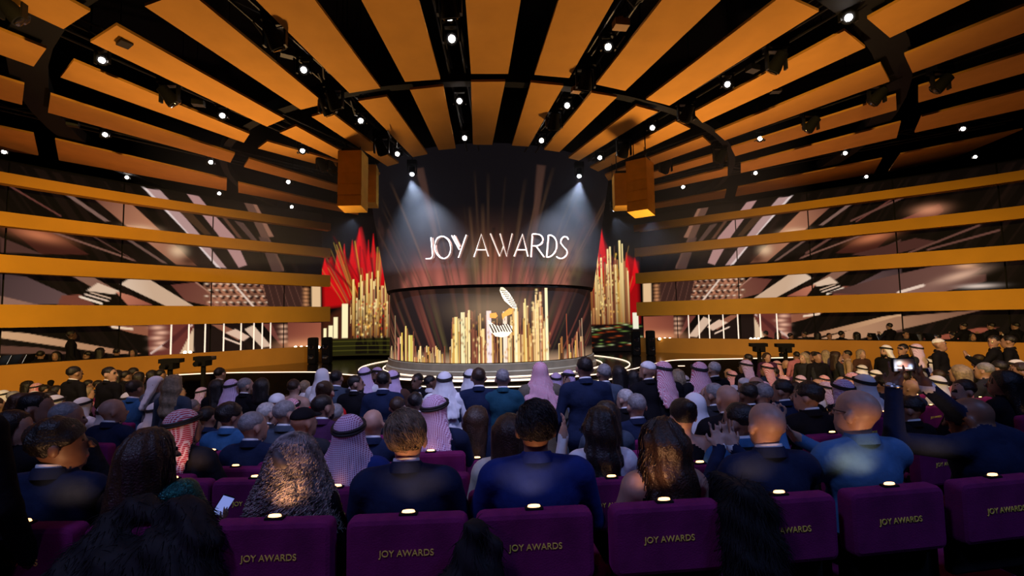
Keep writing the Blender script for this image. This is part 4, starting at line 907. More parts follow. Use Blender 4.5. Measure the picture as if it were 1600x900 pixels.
def legs_seated(m=2):
    P = []
    for s in (-1, 1):
        P += [Cn((s * .085, .05, .535), (s * .11, .42, .53), .082, .062, m, .04), Cn((s * .11, .42, .53), (s * .11, .42, .12), .058, .045, m, .03), El((s * .11, .47, .05), (.042, .12, .05), 7, .02)]
    return P
def seated(w=1.0, yaw=0.0, nod=0.0, lean=0.0, bare=False, arms='lap', fine=False, collar=True, beard=False, thick=1.0, headz=1.20, tilt=0.0):
    P = torso_seated(w, bare, thick) + legs_seated()
    R = rotz(yaw) @ rotx(nod)
    if tilt: c, s = math.cos(tilt), math.sin(tilt); R = R @ np.array([[c, 0, s], [0, 1.0, 0], [-s, 0, c]])
    P += xf(NECK(), np.eye(3), (0, -.02, headz)) + xf(head_prims(beard), R, (0, -.02, headz), (0, -.02, -.09))
    for s in (-1, 1):
        sh = (s * .185 * w, -.035, .975)
        if arms == 'lap': P += arm(s, sh, (s * .25 * w, .06, .73), (s * .10, .27, .64), 1, fine=fine, bare=bare)
        elif arms == 'raise' and s > 0: P += arm(s, sh, (s * .25 * w, .06, .73), (s * .10, .27, .64), 1, fine=True, bare=bare)
        elif arms == 'raise': P += arm(s, sh, (s * .27 * w, .13, .84), (s * .20, .14, 1.09), .95, fine=True, hd=(.02, .0, .2))
        elif arms == 'clap': P += arm(s, sh, (s * .25 * w, .13, .76), (s * .045, .33, .98), 1, hd=(-s * .02, .06, .2), fine=True, bare=bare)
    return P
def standing(w=1.0, yaw=0.0, robe=False, bare=False, dress=False, fine=False, beard=False, arms='down', nod=0.0):
    up = [p for p in torso_seated(w, bare)]
    up = xf(up, np.eye(3), (0, 0, .43))
    P = up + xf(NECK(), np.eye(3), (0, -.02, 1.63)) + xf(head_prims(beard), rotz(yaw) @ rotx(nod), (0, -.02, 1.63), (0, -.02, -.09))
    if robe or dress:
        r0, r1 = (.17, .23) if robe else (.155, .26)
        P += [Cn((0, 0, 1.1), (0, 0, .12), r0, r1, 1, .08), Cn((-.08, 0, .95), (-.12, 0, .12), .12, .15, 1, .08), Cn((.08, 0, .95), (.12, 0, .12), .12, .15, 1, .08)]
    else:
        for s in (-1, 1): P += [Cn((s * .085, .01, .93), (s * .10, .01, .5), .088, .062, 2, .04), Cn((s * .10, .01, .5), (s * .105, -.01, .1), .06, .048, 2, .02), El((s * .105, .05, .05), (.045, .125, .05), 7, .02)]
        P += [Cn((-.08, .0, .95), (.08, .0, .95), .125, .125, 1, .05)]
    for s in (-1, 1):
        sh = (s * .185 * w, -.035, 1.405)
        if arms == 'down': P += arm(s, sh, (s * .25 * w, -.02, 1.12), (s * .22 * w, .10, .89), 1, fine=fine, bare=bare)
        elif arms == 'clap': P += arm(s, sh, (s * .26 * w, .12, 1.17), (s * .045, .33, 1.32), 1, hd=(-s * .02, .08, .2), fine=fine, bare=bare)
        else: P += arm(s, sh, (s * .27 * w, .06, 1.14), (s * .08, .26, 1.05), 1, fine=fine, bare=bare)
    return P
def wob(a, f, ph=0.0): return lambda X, Y, Z: a * (np.sin(f * X + 1.3 * f * Y * .6 + ph) * np.sin(f * Y * .9 + 2 + ph) + np.sin(f * Z * 1.1 + f * .7 * X + ph) * .8)
def strandy(a, f): return lambda X, Y, Z: a * np.sin(f * np.arctan2(X, -Y) * 1.0 + 14 * Z) + a * .6 * np.sin(f * 2.3 * np.arctan2(X, -Y) + 23 * Z + 2 * np.sin(30 * Z))
# hair and headgear, in head coordinates (origin at the head's middle, facing +y)
CUT = (0, .62, -.78, .012)
def hair_short(vol=1.0): return [El((0, -.022, .032), (.081 * vol, .098 * vol, .087 * vol))], [(0, .66, -.75, .016)]
def hair_long(l=.3, wd=.075, back=.10):
    P = [El((0, -.02, .03), (.086, .102, .09)), Cn((0, -.06, .0), (0, -back, -l), .08, wd * .8, k=.05), Cn((.06, -.03, 0), (.075, -back + .02, -l * .95), .045, .04, k=.05), Cn((-.06, -.03, 0), (-.075, -back + .02, -l * .95), .045, .04, k=.05)]
    return P, [(0, 1.0, -.35, .045)]
def hair_bun(): return hair_short(1.03)[0] + [El((0, -.10, .075), (.05, .045, .045), k=.02)], [(0, .66, -.75, .016)]
def scarf(l=.34, spread=.12, wide=1.0):
    P = [El((0, -.014, .024), (.088, .106, .092)), Cn((0, -.035, -.04), (0, -.105, -l), .078, .075 * wide, k=.04), Cn((.045, -.005, -.05), (spread, -.03, -l * .72), .048, .050, k=.05), Cn((-.045, -.005, -.05), (-spread, -.03, -l * .72), .048, .050, k=.05), Cn((.035, -.05, -.12), (spread * .72, -.10, -l * .96), .055, .062, k=.05), Cn((-.035, -.05, -.12), (-spread * .72, -.10, -l * .96), .055, .062, k=.05)]
    return P, [(0, .93, -.37, .052), (0, 0, -1, l + .02)]
def scarf_folds(X, Y, Z): return .009 * np.sin(26 * np.arctan2(X, -Y - .0) + 10 * Z) * np.clip(-Z * 5, 0, 1) + .004 * np.sin(38 * Z + 20 * X) * np.clip(-Z * 4, 0, 1)
def cord_mesh():
    b = MB()
    for dz, r in ((.034, .001), (.050, -.001)):
        b.tube([((.091 + r) * math.cos(t), -.014 + (.109 + r) * math.sin(t), dz + .020 * math.sin(t)) for t in np.linspace(0, 2 * math.pi, 28, endpoint=False)], .0095, 6, closed=True)
    return b.mesh('head_cord', m_cord, True)
GEAR = {}
def gear(kind, vox):
    key = (kind, vox)
    if key in GEAR: return GEAR[key]
    nz = None
    if kind == 'short': P, c = hair_short(); nz = wob(.0035, 95)
    elif kind == 'crop': P, c = hair_short(.985); nz = wob(.002, 120)
    elif kind == 'thick': P, c = hair_short(1.07)[0], [(0, .66, -.75, .03)]; nz = wob(.006, 70)
    elif kind == 'long': P, c = hair_long(); nz = strandy(.004, 22)
    elif kind == 'midlong': P, c = hair_long(.2, .08, .07); nz = strandy(.004, 20)
    elif kind == 'wavy': P, c = hair_long(.32, .10, .09); nz = lambda X, Y, Z: strandy(.006, 14)(X, Y, Z) + .007 * np.sin(45 * Z + 9 * X)
    elif kind == 'bun': P, c = hair_bun(); nz = strandy(.002, 30)
    elif kind == 'scarf': P, c = scarf(); nz = scarf_folds
    elif kind == 'scarfwide': P, c = scarf(.40, .17, 1.25); nz = scarf_folds
    elif kind == 'cap': P, c = [El((0, -.018, .035), (.083, .1, .085)), El((0, .10, .045), (.06, .06, .012), k=.02)], [(0, 0, -1, -.028)]
    elif kind == 'skullcap': P, c = [El((0, -.018, .035), (.082, .1, .083))], [(0, .2, -1, -.035)]
    else: raise KeyError(kind)
    me = sdf_mesh(kind, P, vox, [m_black], nz, c); GEAR[key] = me; return me
CORD = None
BODY = {}
BM_ = lambda: [skin('tan'), C_('navy'), C_('black'), C_('white'), hairm('black'), m_eye, m_lip, m_shoe]
def body(key, prims, vox):
    if key not in BODY: BODY[key] = sdf_mesh('person', prims, vox, BM_())
    return BODY[key]
def dress_slots(o, sk, top, bottom, shirt, brow):
    for i, m in enumerate((skin(sk), top, bottom, shirt, hairm(brow))):
        s = o.material_slots[i]; s.link = 'OBJECT'; s.material = m
def one_slot(o, m):
    s = o.material_slots[0]; s.link = 'OBJECT'; s.material = m
PEOPLE = []
COLLAR = {}
def collar_mesh(kind):
    if kind not in COLLAR:
        n = 20; prof = {'jacket': [(.082, -.005), (.076, .028), (.067, .043), (.060, .040), (.058, .0)], 'shirt': [(.062, .02), (.0605, .052), (.057, .056), (.054, .05), (.054, .02)]}[kind]; V = []; Fc = []
        for r, h in prof:
            for k in range(n):
                t = 2 * math.pi * k / n; V.append((r * math.cos(t), r * 1.05 * math.sin(t) - .034, h - .018 * math.sin(t)))
        for i in range(len(prof) - 1):
            for k in range(n): Fc.append((i * n + k, i * n + (k + 1) % n, (i + 1) * n + (k + 1) % n, (i + 1) * n + k))
        COLLAR[kind] = MB().add(V, Fc).mesh('collar', m_black, True)
    return COLLAR[kind]
def figure(pose_key, prims, loc, rz, label, group=None, vox=.02, sk='tan', top='navy', bottom='black', shirt='white', hair='black', hairkind='short', yaw=0.0, nod=0.0, headz=None, scarfkind=None, cord=True, scale=1.0, hairvox=None, hairname='hair', tilt=0.0, collar=0):
    """one person: a body mesh with hair or headscarf as children"""
    global CORD
    o = link_mesh('person', body(pose_key, prims, vox), loc=loc, rot=(0, 0, rz)); o.scale = (scale,) * 3
    tm = C_(top) if isinstance(top, str) else top
    dress_slots(o, sk, tm, C_(bottom) if isinstance(bottom, str) else bottom, C_(shirt), hair if hair in HAIR else 'black')
    hz_ = headz if headz is not None else (1.63 if pose_key[0] == 'st' else 1.20)
    R = rotz(yaw) @ rotx(nod)
    if tilt: c, s = math.cos(tilt), math.sin(tilt); R = R @ np.array([[c, 0, s], [0, 1.0, 0], [-s, 0, c]])
    piv = np.array((0, -.02, -.09)); t = R @ (-piv) + piv + np.array((0, -.02, hz_))
    Mx = Matrix([[*R[0], t[0]], [*R[1], t[1]], [*R[2], t[2]], [0, 0, 0, 1]])
    if collar:
        c_ = link_mesh('collar', collar_mesh('jacket'), o, loc=(0, 0, hz_ - .15)); one_slot(c_, tm)
        if collar == 2: c_ = link_mesh('shirt_collar', collar_mesh('shirt'), o, loc=(0, 0, hz_ - .15)); one_slot(c_, C_(shirt))
    if hairkind:
        g = link_mesh({'scarf': 'headscarf', 'scarfwide': 'headscarf', 'cap': 'cap', 'skullcap': 'cap'}.get(hairkind, hairname), gear(hairkind, hairvox or vox), o); g.matrix_local = Mx
        one_slot(g, scarf_mat(scarfkind) if scarfkind else (C_(hair) if hair in CLO and hairkind in ('cap', 'skullcap') else hairm(hair)))
        if hairkind.startswith('scarf') and cord:
            if CORD is None: CORD = cord_mesh()
            k = link_mesh('head_cord', CORD, g)
    tag(o, label, 'person', group); PEOPLE.append(o); return o
def facing(x, y): return math.atan2(-(CX - x), CY - y)    # rotation that faces the stage centre
def place(px, ytop, H, dhint, seatd=True):
    """floor position whose figure of height H has its head top at the photo point"""
    bestd, be = dhint, 1e9
    for d in np.linspace(dhint * .86, dhint * 1.14, 60):
        p = at(px, ytop, d); s = (p[2] - floor_z(p[0], p[1])) / H
        e = abs(s - 1) * 3 + abs(d / dhint - 1)
        if e < be: be, bestd, bp, bs = e, d, p, s
    return bp, max(.88, min(1.14, bs))
# ------------------------------------------------------------------ seats
def facing(x, y): return math.atan2(-(RX - x), RY - y)
m_velvet = mat('purple_velvet', (.15, .011, .086), .8, noise=.25, nscale=9, bump=.25, bscale=160, sheen=.35, spec=.15)
m_arm = mat('crimson_armrest_velvet', (.16, .010, .045), .8, bump=.2, bscale=150, sheen=.3, spec=.15)
m_gold = mat('gold_thread', (1.0, .74, .12), .45, 0.0)
m_lampg = mat('seat_lamp_glow', (1, .75, .5), .4, emit=(1.0, .46, .16), strength=4.5)
def seat_proto(text=True):
    t = empty('theatre_seat')
    MB().rbox((0, -.225, .815), (.478, .085, .275), .035).build('backrest', m_velvet, t, True)
    MB().rbox((0, -.17, .62), (.44, .04, .22), .02).build('back_shell', m_black, t, True)
    MB().rbox((0, .06, .40), (.45, .46, .10), .04).build('cushion', m_velvet, t, True)
    for s in (-1, 1):
        MB().rbox((s * .262, .03, .66), (.055, .40, .055), .022).build('armrest', m_arm, t, True)
        MB().box((s * .262, .0, .32), (.035, .30, .64)).build('side_panel', m_black, t)
    MB().box((0, .05, .18), (.30, .06, .36)).build('pedestal', m_black, t)
    if text:
        me = font_mesh('JOY AWARDS', .041, .0012, m_gold, 'lettering'); o = link_mesh('lettering', me, t); o.location = (.0, -.2695, .822); o.rotation_euler = (math.pi / 2, 0, 0)
        bb = [v.co.x for v in me.vertices]; k = .215 / (max(bb) - min(bb)); o.scale = (k, k, 1)
    lp = MB().rbox((0, -.225, .9565), (.074, .032, .012), .005).build('lamp_plate', m_black, t, True)
    KL = MB().lathe([(.027, 0), (.024, .007), (.001, .010)], (0, 0, 0), 14).build('lamp_lens', m_lampg, lp, True)
    KL.location = (0, -.225, .962); KL.scale = (1.0, .42, 1)
    return t
SEAT = seat_proto(); note_kids(); SEAT_USED = [False]
def put_seat(x, y, label, group=None, lamp=True, glow=0.0, rz=None, only=None):
    z = floor_z(x, y); rz = facing(x, y) if rz is None else rz
    if not SEAT_USED[0]: s = SEAT; SEAT_USED[0] = True; s.location = (x, y, z); s.rotation_euler = (0, 0, rz)
    else: s = copy_tree(SEAT, loc=(x, y, z), rot=(0, 0, rz))
    tag(s, label, 'seat', group)
    if glow:
        p = Vector((x, y, z)) + Matrix.Rotation(rz, 3, 'Z') @ Vector((0, -.215, .978)); light('SPOT', 'seat_lamp_light', p, p + Matrix.Rotation(rz, 3, 'Z') @ Vector((0, 1, .75)), glow, (1.0, .48, .20), .008, 110, .9)
    return s
def row_pos(j, px, fwd=.27):
    r = row_r(j) - fwd; A = np.radians(np.linspace(-50, 60, 4000)); X = RX + r * np.sin(A); Y = RY - r * np.cos(A)
    z = floor_of_row(j) + .95; dx, dy, dz = X, Y, z - 3.0
    dep = dy * FW[1] + dz * FW[2]; u = 800 + FPX * (dx * RC[0] + dy * RC[1] + dz * RC[2]) / dep
    i = np.argmin(np.where(dep > .3, np.abs(u - px), 1e9)); return X[i], Y[i]
def seat_at_back(j, px):   # seat whose back's middle is at photo column px
    x, y = row_pos(j, px, .0); a = facing(x, y); return x - .225 * math.sin(a), y + .225 * math.cos(a)
ROW0PX = [(38, 'leftmost purple velvet seat at the front of the picture'), (238, 'purple velvet seat mostly hidden under the black fur wrap on the left'), (430, 'purple velvet seat behind the woman with long curly hair'), (637, 'purple velvet seat behind the man with swept blond hair'), (836, 'purple velvet seat behind the man in the royal blue jacket'), (1037, 'purple velvet seat behind the woman with bare shoulders'), (1217, 'dark purple seat half covered by the hanging black fur coat'), (1390, 'dark purple seat behind the bald man in the blue shirt'), (1550, 'dark purple seat at the right edge behind the man filming')]
for px, lb in ROW0PX:
    x, y = seat_at_back(0, px); put_seat(x, y, lb, 'front row of seats with gold lettering', glow=0 if px == 238 else 2.6)
for px, lb in ((137, 'first from the left'), (272, 'second from the left'), (400, 'third from the left, beside the curly hair'), (540, 'fourth, behind the checked headscarf'), (672, 'fifth, behind the tall headscarf'), (805, 'sixth, behind the woman in a pale dress'), (937, 'seventh, its gold lettering showing between two heads'), (1070, 'eighth, behind the woman with a bun'), (1203, 'ninth from the left'), (1335, 'tenth from the left'), (1468, 'rightmost')):
    x, y = seat_at_back(1, px); put_seat(x, y, 'purple velvet seat in the second row, ' + lb, 'second row of seats', glow=1.4)

# ------------------------------------------------------------------ people in the nearest row
def strands(name, n, m, path, rad, seed=1, npt=26, parent=None, taper=.5):
    rg = np.random.RandomState(seed); T = np.linspace(0, 1, npt); V = []; Q = []; base = 0
    ring = np.arange(3) * 2 * math.pi / 3
    for i in range(n):
        P = path(rg, T); D = np.gradient(P, axis=0); D /= np.linalg.norm(D, axis=1)[:, None] + 1e-9
        A = np.cross(D, np.array([.31, .2, .93])); A /= np.linalg.norm(A, axis=1)[:, None] + 1e-9; B = np.cross(D, A)
        r = (rad * (1 - taper * T))[:, None, None]
        pts = P[:, None, :] + r * (np.cos(ring)[None, :, None] * A[:, None, :] + np.sin(ring)[None, :, None] * B[:, None, :])
        V.append(pts.reshape(-1, 3)); k = np.arange(npt - 1)[:, None] * 3 + base; j = np.arange(3)[None, :]; j2 = (j + 1) % 3
        Q.append(np.stack([k + j, k + j2, k + 3 + j2, k + 3 + j], -1).reshape(-1, 4)); base += npt * 3
    return link_mesh(name, raw_mesh(name, np.concatenate(V), np.concatenate(Q), m), parent)
def fall(prof, hz_, y0=-.03, curl=.01, cyc=12, phimax=2.3, zmin=-.4, jit=.03, wave=.0, z0=None):
    """strand path generator: strands fall over a profile radius(z) around the head, back at phi 0"""
    zs = np.array([p[0] for p in prof]); rs = np.array([p[1] for p in prof])
    def f(rg, T):
        phi = rg.uniform(-phimax, phimax); za = rg.uniform(.02, .115) if z0 is None else z0; z1 = zmin + rg.uniform(-jit, jit * 3); lay = rg.uniform(.86, 1.03)
        z = za + (z1 - za) * T ** (1.0 if z0 is None else 1.6); r = np.interp(-z, -zs, rs) * lay
        ph = phi + .12 * np.sin(4 * T + rg.uniform(0, 6)); a = curl * (0.3 + T) * rg.uniform(.6, 1.4); w = 2 * math.pi * cyc * rg.uniform(.8, 1.2); p0 = rg.uniform(0, 6.3)
        rr = r + a * np.sin(w * T + p0) + wave * np.sin(9 * T + 3 * phi)
        x = rr * np.sin(ph) + a * np.cos(w * T + p0) * np.cos(ph); y = y0 - rr * np.cos(ph) * .85 + a * np.cos(w * T + p0) * np.sin(ph)
        return np.stack([x, y, hz_ + z + .35 * a * np.sin(w * T + p0 + 1)], -1)
    return f
def hero(px, ytop, prims, key, label, hz_=1.20, row=0, fwd=.30, vox=.013, **kw):
    x, y = row_pos(row, px, fwd); fz = floor_of_row(row); d = y * FW[1]
    p = at(px, ytop, y / ray(px, ytop)[1]); sc = (p[2] - fz) / (hz_ + .112)
    return figure((key,), prims, (p[0], p[1], fz), kw.pop('rz', facing(p[0], p[1])), label, vox=vox, scale=max(.9, min(1.16, sc)), headz=hz_, **kw)
def part_sdf(name, prims, m, parent, vox=.012, noise=None, cuts=()): return link_mesh(name, sdf_mesh(name, prims, vox, [m], noise, cuts), parent)

# dark man at the far left of the row, head turned right
hero(100, 652, seated(1.12, yaw=-.9, fine=True), 'h0', 'dark-haired man in a dark blue jacket at far left, head turned right', collar=2, sk='brown', top='navy', hairkind='thick', hair='black', yaw=-.9, hairvox=.011)
# woman with dark brown hair and green sequins
x1, y1 = row_pos(0, 243, .30); rz1 = facing(x1, y1); ph1 = at(349, 790, 2.12)
def loc1(p): return np.array(Matrix.Rotation(-rz1, 3, 'Z') @ (Vector(p) - Vector((at(243, 672, y1 / ray(243, 672)[1])[0], y1, floor_of_row(0)))))
w1 = loc1(ph1) + np.array((-.02, -.02, -.10))
P1 = torso_seated(.9) + legs_seated() + xf(NECK(), np.eye(3), (0, -.02, 1.2)) + xf(head_prims(), rotz(-.5), (0, -.02, 1.2), (0, -.02, -.09)) + arm(-1, (-.167, -.035, .975), (-.23, .06, .73), (-.10, .27, .64)) + arm(1, (.167, -.035, .975), (.26, .0, .74), w1, hd=(.1, .02, .2))
h1 = hero(243, 672, P1, 'h1', 'woman with long dark brown hair and a green sequined sleeve', sk='tan', top='black', hairkind=None, hair='brown', yaw=-.5)
m_seq = mat('green_sequins', (.01, .10, .09), .25, .7, noise=.8, nscale=90, bump=.8, bscale=140)
part_sdf('sequin_sleeve', [Cn((.17, -.03, 1.02), (.235, .04, .80), .068, .062), Cn((.05, -.07, 1.02), (.17, -.04, 1.0), .05, .06)], m_seq, h1)
m_hb = hairm('brown')
part_sdf('hair', [El((0, -.04, 1.235), (.10, .11, .10)), Cn((0, -.09, 1.2), (-.02, -.12, .93), .10, .10), Cn((-.07, -.06, 1.2), (-.09, -.10, .95), .06, .055), Cn((.05, -.06, 1.2), (.05, -.11, .97), .06, .05)], m_hb, h1, noise=strandy(.005, 18))
strands('hair_strands', 260, m_hb, fall([(.12, .05), (.06, .10), (0, .112), (-.1, .118), (-.3, .12)], 1.21, -.045, .003, 3, 2.2, -.27), .003, 4, 18, h1)
# woman with long curly ash hair
h2 = hero(464, 680, seated(.92, fine=True, collar=False), 'h2', 'woman with a very wide mane of long curly ash-brown hair', sk='light', top='black', hairkind=None, hair='brown')
m_ash = mat('hair_ash_curls', (.27, .235, .225), .5, noise=.75, nscale=22, spec=.4); m_ashd = mat('hair_ash_roots', (.075, .062, .060), .6, noise=.4, nscale=30)
part_sdf('hair', [El((0, -.02, 1.215), (.104, .10, .098)), Cn((0, -.06, 1.18), (0, -.08, .90), .09, .11, k=.06), Cn((-.06, -.04, 1.12), (-.11, -.05, .88), .06, .07, k=.06), Cn((.06, -.04, 1.12), (.12, -.05, .86), .06, .07, k=.06)], m_ashd, h2, noise=wob(.01, 55))
CURL = [(.125, .03), (.09, .085), (.03, .118), (-.06, .145), (-.16, .185), (-.26, .215), (-.36, .235)]
strands('curls', 1000, m_ash, fall(CURL, 1.205, -.035, .012, 12, 2.35, -.31, .05), .0034, 7, 48, h2, .3)
strands('root_hair', 1100, m_ash, fall([(.128, .004), (.124, .03), (.112, .058), (.09, .085), (.06, .104), (.02, .122), (-.06, .148), (-.16, .185)], 1.208, -.03, .006, 8, 2.4, -.13, .03, z0=.13), .003, 8, 28, h2, .3)
# man with swept dark-blond hair
h3 = hero(637, 643, seated(1.08, fine=True, yaw=-.12, thick=1.05), 'h3', 'man in a dark navy suit with swept blond-streaked hair', collar=2, sk='light', top='navy', hairkind='thick', hair='brown', yaw=-.12, hairvox=.010)
m_db = mat('hair_blond_streak', (.20, .145, .085), .4, noise=.6, nscale=22, spec=.5)
def swept(rg, T):
    th = rg.uniform(-1.5, 1.5); el = rg.uniform(-.35, 1.35); n0 = np.array([math.sin(th) * math.cos(el), -math.cos(th) * math.cos(el), math.sin(el)])
    dirv = np.array([.55 + rg.uniform(-.5, .3), -.1, -.55 + rg.uniform(-.3, .4)]); dirv -= n0 * (dirv @ n0); dirv /= np.linalg.norm(dirv)
    l = rg.uniform(.05, .09); q = n0[None, :] + dirv[None, :] * (T[:, None] * l / .09); q /= np.linalg.norm(q, axis=1)[:, None]
    R = np.array([.089, .106, .098]); lift = 1 + .10 * np.sin(T * 3.1) + rg.uniform(-.01, .05)
    return q * R * lift[:, None] + np.array([0, -.045, 1.235])
strands('hair_strands', 900, m_db, swept, .0022, 3, 9, h3, .5)
# man in royal blue jacket
h4 = hero(835, 628, seated(1.16, fine=True, nod=.05, thick=1.1), 'h4', 'man with thick black hair in a royal blue jacket, seated centre', collar=1, sk='brown', top='royal', hairkind='thick', hair='black', nod=.05, hairvox=.010, shirt='black')
strands('hair_strands', 700, hairm('black'), swept, .0024, 5, 8, h4, .4)
# woman with bare shoulders and wavy brunette hair
h5 = hero(1030, 655, seated(.92, fine=True, bare=True, collar=False), 'h5', 'woman with wavy brunette hair and bare shoulders', sk='light', top='black', hairkind=None, hair='brown')
part_sdf('hair', [El((0, -.04, 1.24), (.098, .11, .096)), Cn((0, -.09, 1.2), (.02, -.13, .90), .10, .10), Cn((.06, -.07, 1.2), (.10, -.11, .88), .06, .06), Cn((-.06, -.07, 1.2), (-.07, -.11, .95), .055, .04)], m_hb, h5, noise=lambda X, Y, Z: strandy(.006, 13)(X, Y, Z) + .006 * np.sin(40 * Z + 8 * X))
strands('hair_strands', 520, mat('hair_brunette_gloss', (.040, .022, .014), .32, noise=.5, nscale=20, spec=.6), fall([(.12, .04), (.07, .10), (0, .115), (-.12, .13), (-.33, .15)], 1.21, -.045, .008, 3.2, 2.1, -.34, .04, .008), .0032, 11, 24, h5, .4)
# bald man in navy, clapping
hero(1190, 627, seated(1.12, fine=True, arms='clap', thick=1.15), 'h6', 'bald man in a navy suit clapping, in the near row', collar=2, sk='light', top='navy', hairkind=None, hair='brown')
# bald man in blue shirt, hands raised to the left
P7 = torso_seated(1.12, False, 1.15) + legs_seated() + xf(NECK(), np.eye(3), (0, -.02, 1.2)) + xf(head_prims(), rotz(.35), (0, -.02, 1.2), (0, -.02, -.09))
P7 += arm(-1, (-.205, -.035, .975), (-.29, .10, .80), (-.24, .24, 1.05), 1.05, hd=(.02, .02, .2), cuff=False) + arm(1, (.205, -.035, .975), (.28, .12, .78), (-.06, .30, .98), 1.05, hd=(-.25, .02, .2), cuff=False)
h7 = hero(1330, 607, P7, 'h7', 'bald man with glasses in a blue shirt, hands raised', collar=1, sk='light', top='blueshirt', hairkind=None, hair='brown')
gl = MB(); m_gl = mat('glasses_frame', (.02, .015, .01), .3, .4)
for s in (-1, 1):
    gl.tube([(s * .033 + .024 * math.cos(t), .108, .002 + .019 * math.sin(t)) for t in np.linspace(0, 6.283, 14, endpoint=False)], .0022, 4, closed=True)
    gl.tube([(s * .057, .106, .006), (s * .081, .05, .006), (s * .086, -.02, .002)], .0022, 4)
gl.tube([(-.009, .11, .004), (.009, .11, .004)], .0022, 4)
g_ = gl.build('glasses', m_gl, h7); g_.location = (0, -.02, 1.2); g_.rotation_euler = (0, 0, .35)
# man filming with raised phone
P8 = torso_seated(1.15, False, 1.15) + legs_seated() + xf(NECK(), rotx(-.25), (.02, .02, 1.12)) + xf(head_prims(), rotz(.55) @ rotx(-.2), (.02, .03, 1.13), (0, -.02, -.09))
x8, y8 = row_pos(0, 1532, .34); fz8 = floor_of_row(0); rz8 = facing(x8, y8)
def loc8(px, py, d): p = Vector(at(px, py, d)) - Vector((x8, y8, fz8)); return np.array(Matrix.Rotation(-rz8, 3, 'Z') @ p)
wl, wr_ = loc8(1396, 610, 2.45), loc8(1452, 608, 2.45); ph8 = loc8(1411, 572, 2.47)
P8 += arm(-1, (-.21, -.03, .985), loc8(1398, 690, 2.40), wl, 1.1, hd=ph8 + np.array((-.03, 0, .02)) - wl) + arm(1, (.21, -.03, .985), loc8(1500, 650, 2.62), wr_, 1.1, hd=ph8 + np.array((.05, 0, .02)) - wr_)
h8 = figure(('h8',), P8, (x8, y8, fz8), rz8, 'dark-skinned bald man in a navy suit filming with both arms raised', vox=.012, collar=1, sk='brown', top='navy', hairkind=None, hair='black', headz=1.13)
MB().tube([tuple(wl + np.array((.036 * math.cos(t), .036 * math.sin(t), .025))) for t in np.linspace(0, 6.283, 16, endpoint=False)], .007, 6, closed=True).build('wristwatch', mat('steel_watch', (.6, .6, .6), .25, 1.0), h8, True)
pp = at(1411, 570, 2.45); t = empty('phone', tuple(pp), rz8); MB().rbox((0, 0, 0), (.150, .009, .074), .01).build('phone_body', m_black, t, True)
A, B = np.meshgrid(np.linspace(-.068, .068, 60), np.linspace(-.032, .032, 30), indexing='ij'); cp = Canvas(A, B, (20, 14, 16))
cp.blob((-.03, .01), (.02, .012), (255, 240, 230), 1); cp.blob((.0, -.005), (.03, .02), (220, 150, 130), .8); cp.blob((.04, -.01), (.012, .01), (190, 210, 255), 1); cp.line((-.06, -.012), (.05, -.02), .006, (250, 250, 255), .9, .004); cp.blob((-.055, -.005), (.01, .025), (200, 200, 220), .8)
link_mesh('phone_screen', grid_mesh('phone_screen', np.stack([A, np.full(A.shape, -.0055), B], -1), cp.C, led_mat('phone_picture', 2.0)), t); tag(t, 'phone held sideways filming the stage in raised hands', 'phone')
# black figure cut by the left edge of the picture
xe, ye = at(-78, 600, 1.72)[:2]
figure(('st', 'edge'), standing(1.1), (xe, ye, floor_z(xe, ye)), facing(xe, ye), 'black silhouette of a person cut off by the left picture edge', vox=.02, sk='dark', top='black', bottom='black', shirt='black', hairkind='thick', hair='black', scale=.96)

# black furs thrown over the near seats
m_fur = mat('black_fur', (.005, .005, .007), .75, noise=.5, nscale=30, spec=.3)
def fur(label, prims, loc, rz, nst, seed, name='fur_coat'):
    o = link_mesh(name, sdf_mesh(name, prims, .014, [m_fur], wob(.010, 45)), loc=loc, rot=(0, 0, rz)); V = np.zeros(len(o.data.vertices) * 3, np.float32); o.data.vertices.foreach_get('co', V); V = V.reshape(-1, 3)
    N = np.zeros(len(V) * 3, np.float32); o.data.vertices.foreach_get('normal', N); N = N.reshape(-1, 3)
    def pth(rg, T):
        i = rg.randint(len(V)); d = N[i] + np.array([rg.uniform(-.4, .4), rg.uniform(-.4, .4), -.9 + rg.uniform(-.3, .3)]); d /= np.linalg.norm(d)
        return V[i] + d[None, :] * (T * rg.uniform(.02, .05))[:, None] + np.array([0, 0, -.012])[None, :] * (T ** 2)[:, None]
    strands('fur_pile', nst, m_fur, pth, .0018, seed, 5, o, .7)['kind'] = 'stuff'
    tag(o, label, 'coat'); return o
def behind0(px): x, y = seat_at_back(0, px); return x, y, facing(x, y)
x, y, a = behind0(1152); fur('shaggy black fur coat hanging over a front seat back on the right', [Cn((0, -.29, .98), (.0, -.31, .72), .07, .085, k=.05), Cn((-.07, -.28, .93), (-.06, -.31, .70), .05, .06, k=.05), Cn((.07, -.28, .94), (.09, -.31, .68), .05, .06, k=.05), Cn((0, -.1, .98), (0, -.28, .98), .04, .06, k=.04), Cn((.02, -.31, .74), (.03, -.31, .66), .08, .05, k=.04)], (x, y, floor_of_row(0)), a, 1500, 2)
x, y, a = behind0(235); fur('wide black fur wrap heaped over a front seat on the left', [Cn((-.20, -.30, .76), (.16, -.30, .90), .11, .07, k=.08), Cn((-.18, -.31, .74), (.22, -.32, .78), .12, .11, k=.08), Cn((-.2, -.32, .6), (.22, -.32, .6), .12, .12, k=.08), Cn((-.12, -.22, .985), (.16, -.22, .985), .045, .045, k=.05), Cn((.14, -.22, .97), (.26, -.28, .90), .05, .06, k=.06), Cn((-.08, -.18, .98), (-.16, -.28, .88), .05, .07, k=.06)], (x, y, floor_of_row(0)), a, 2200, 3, 'fur_wrap')
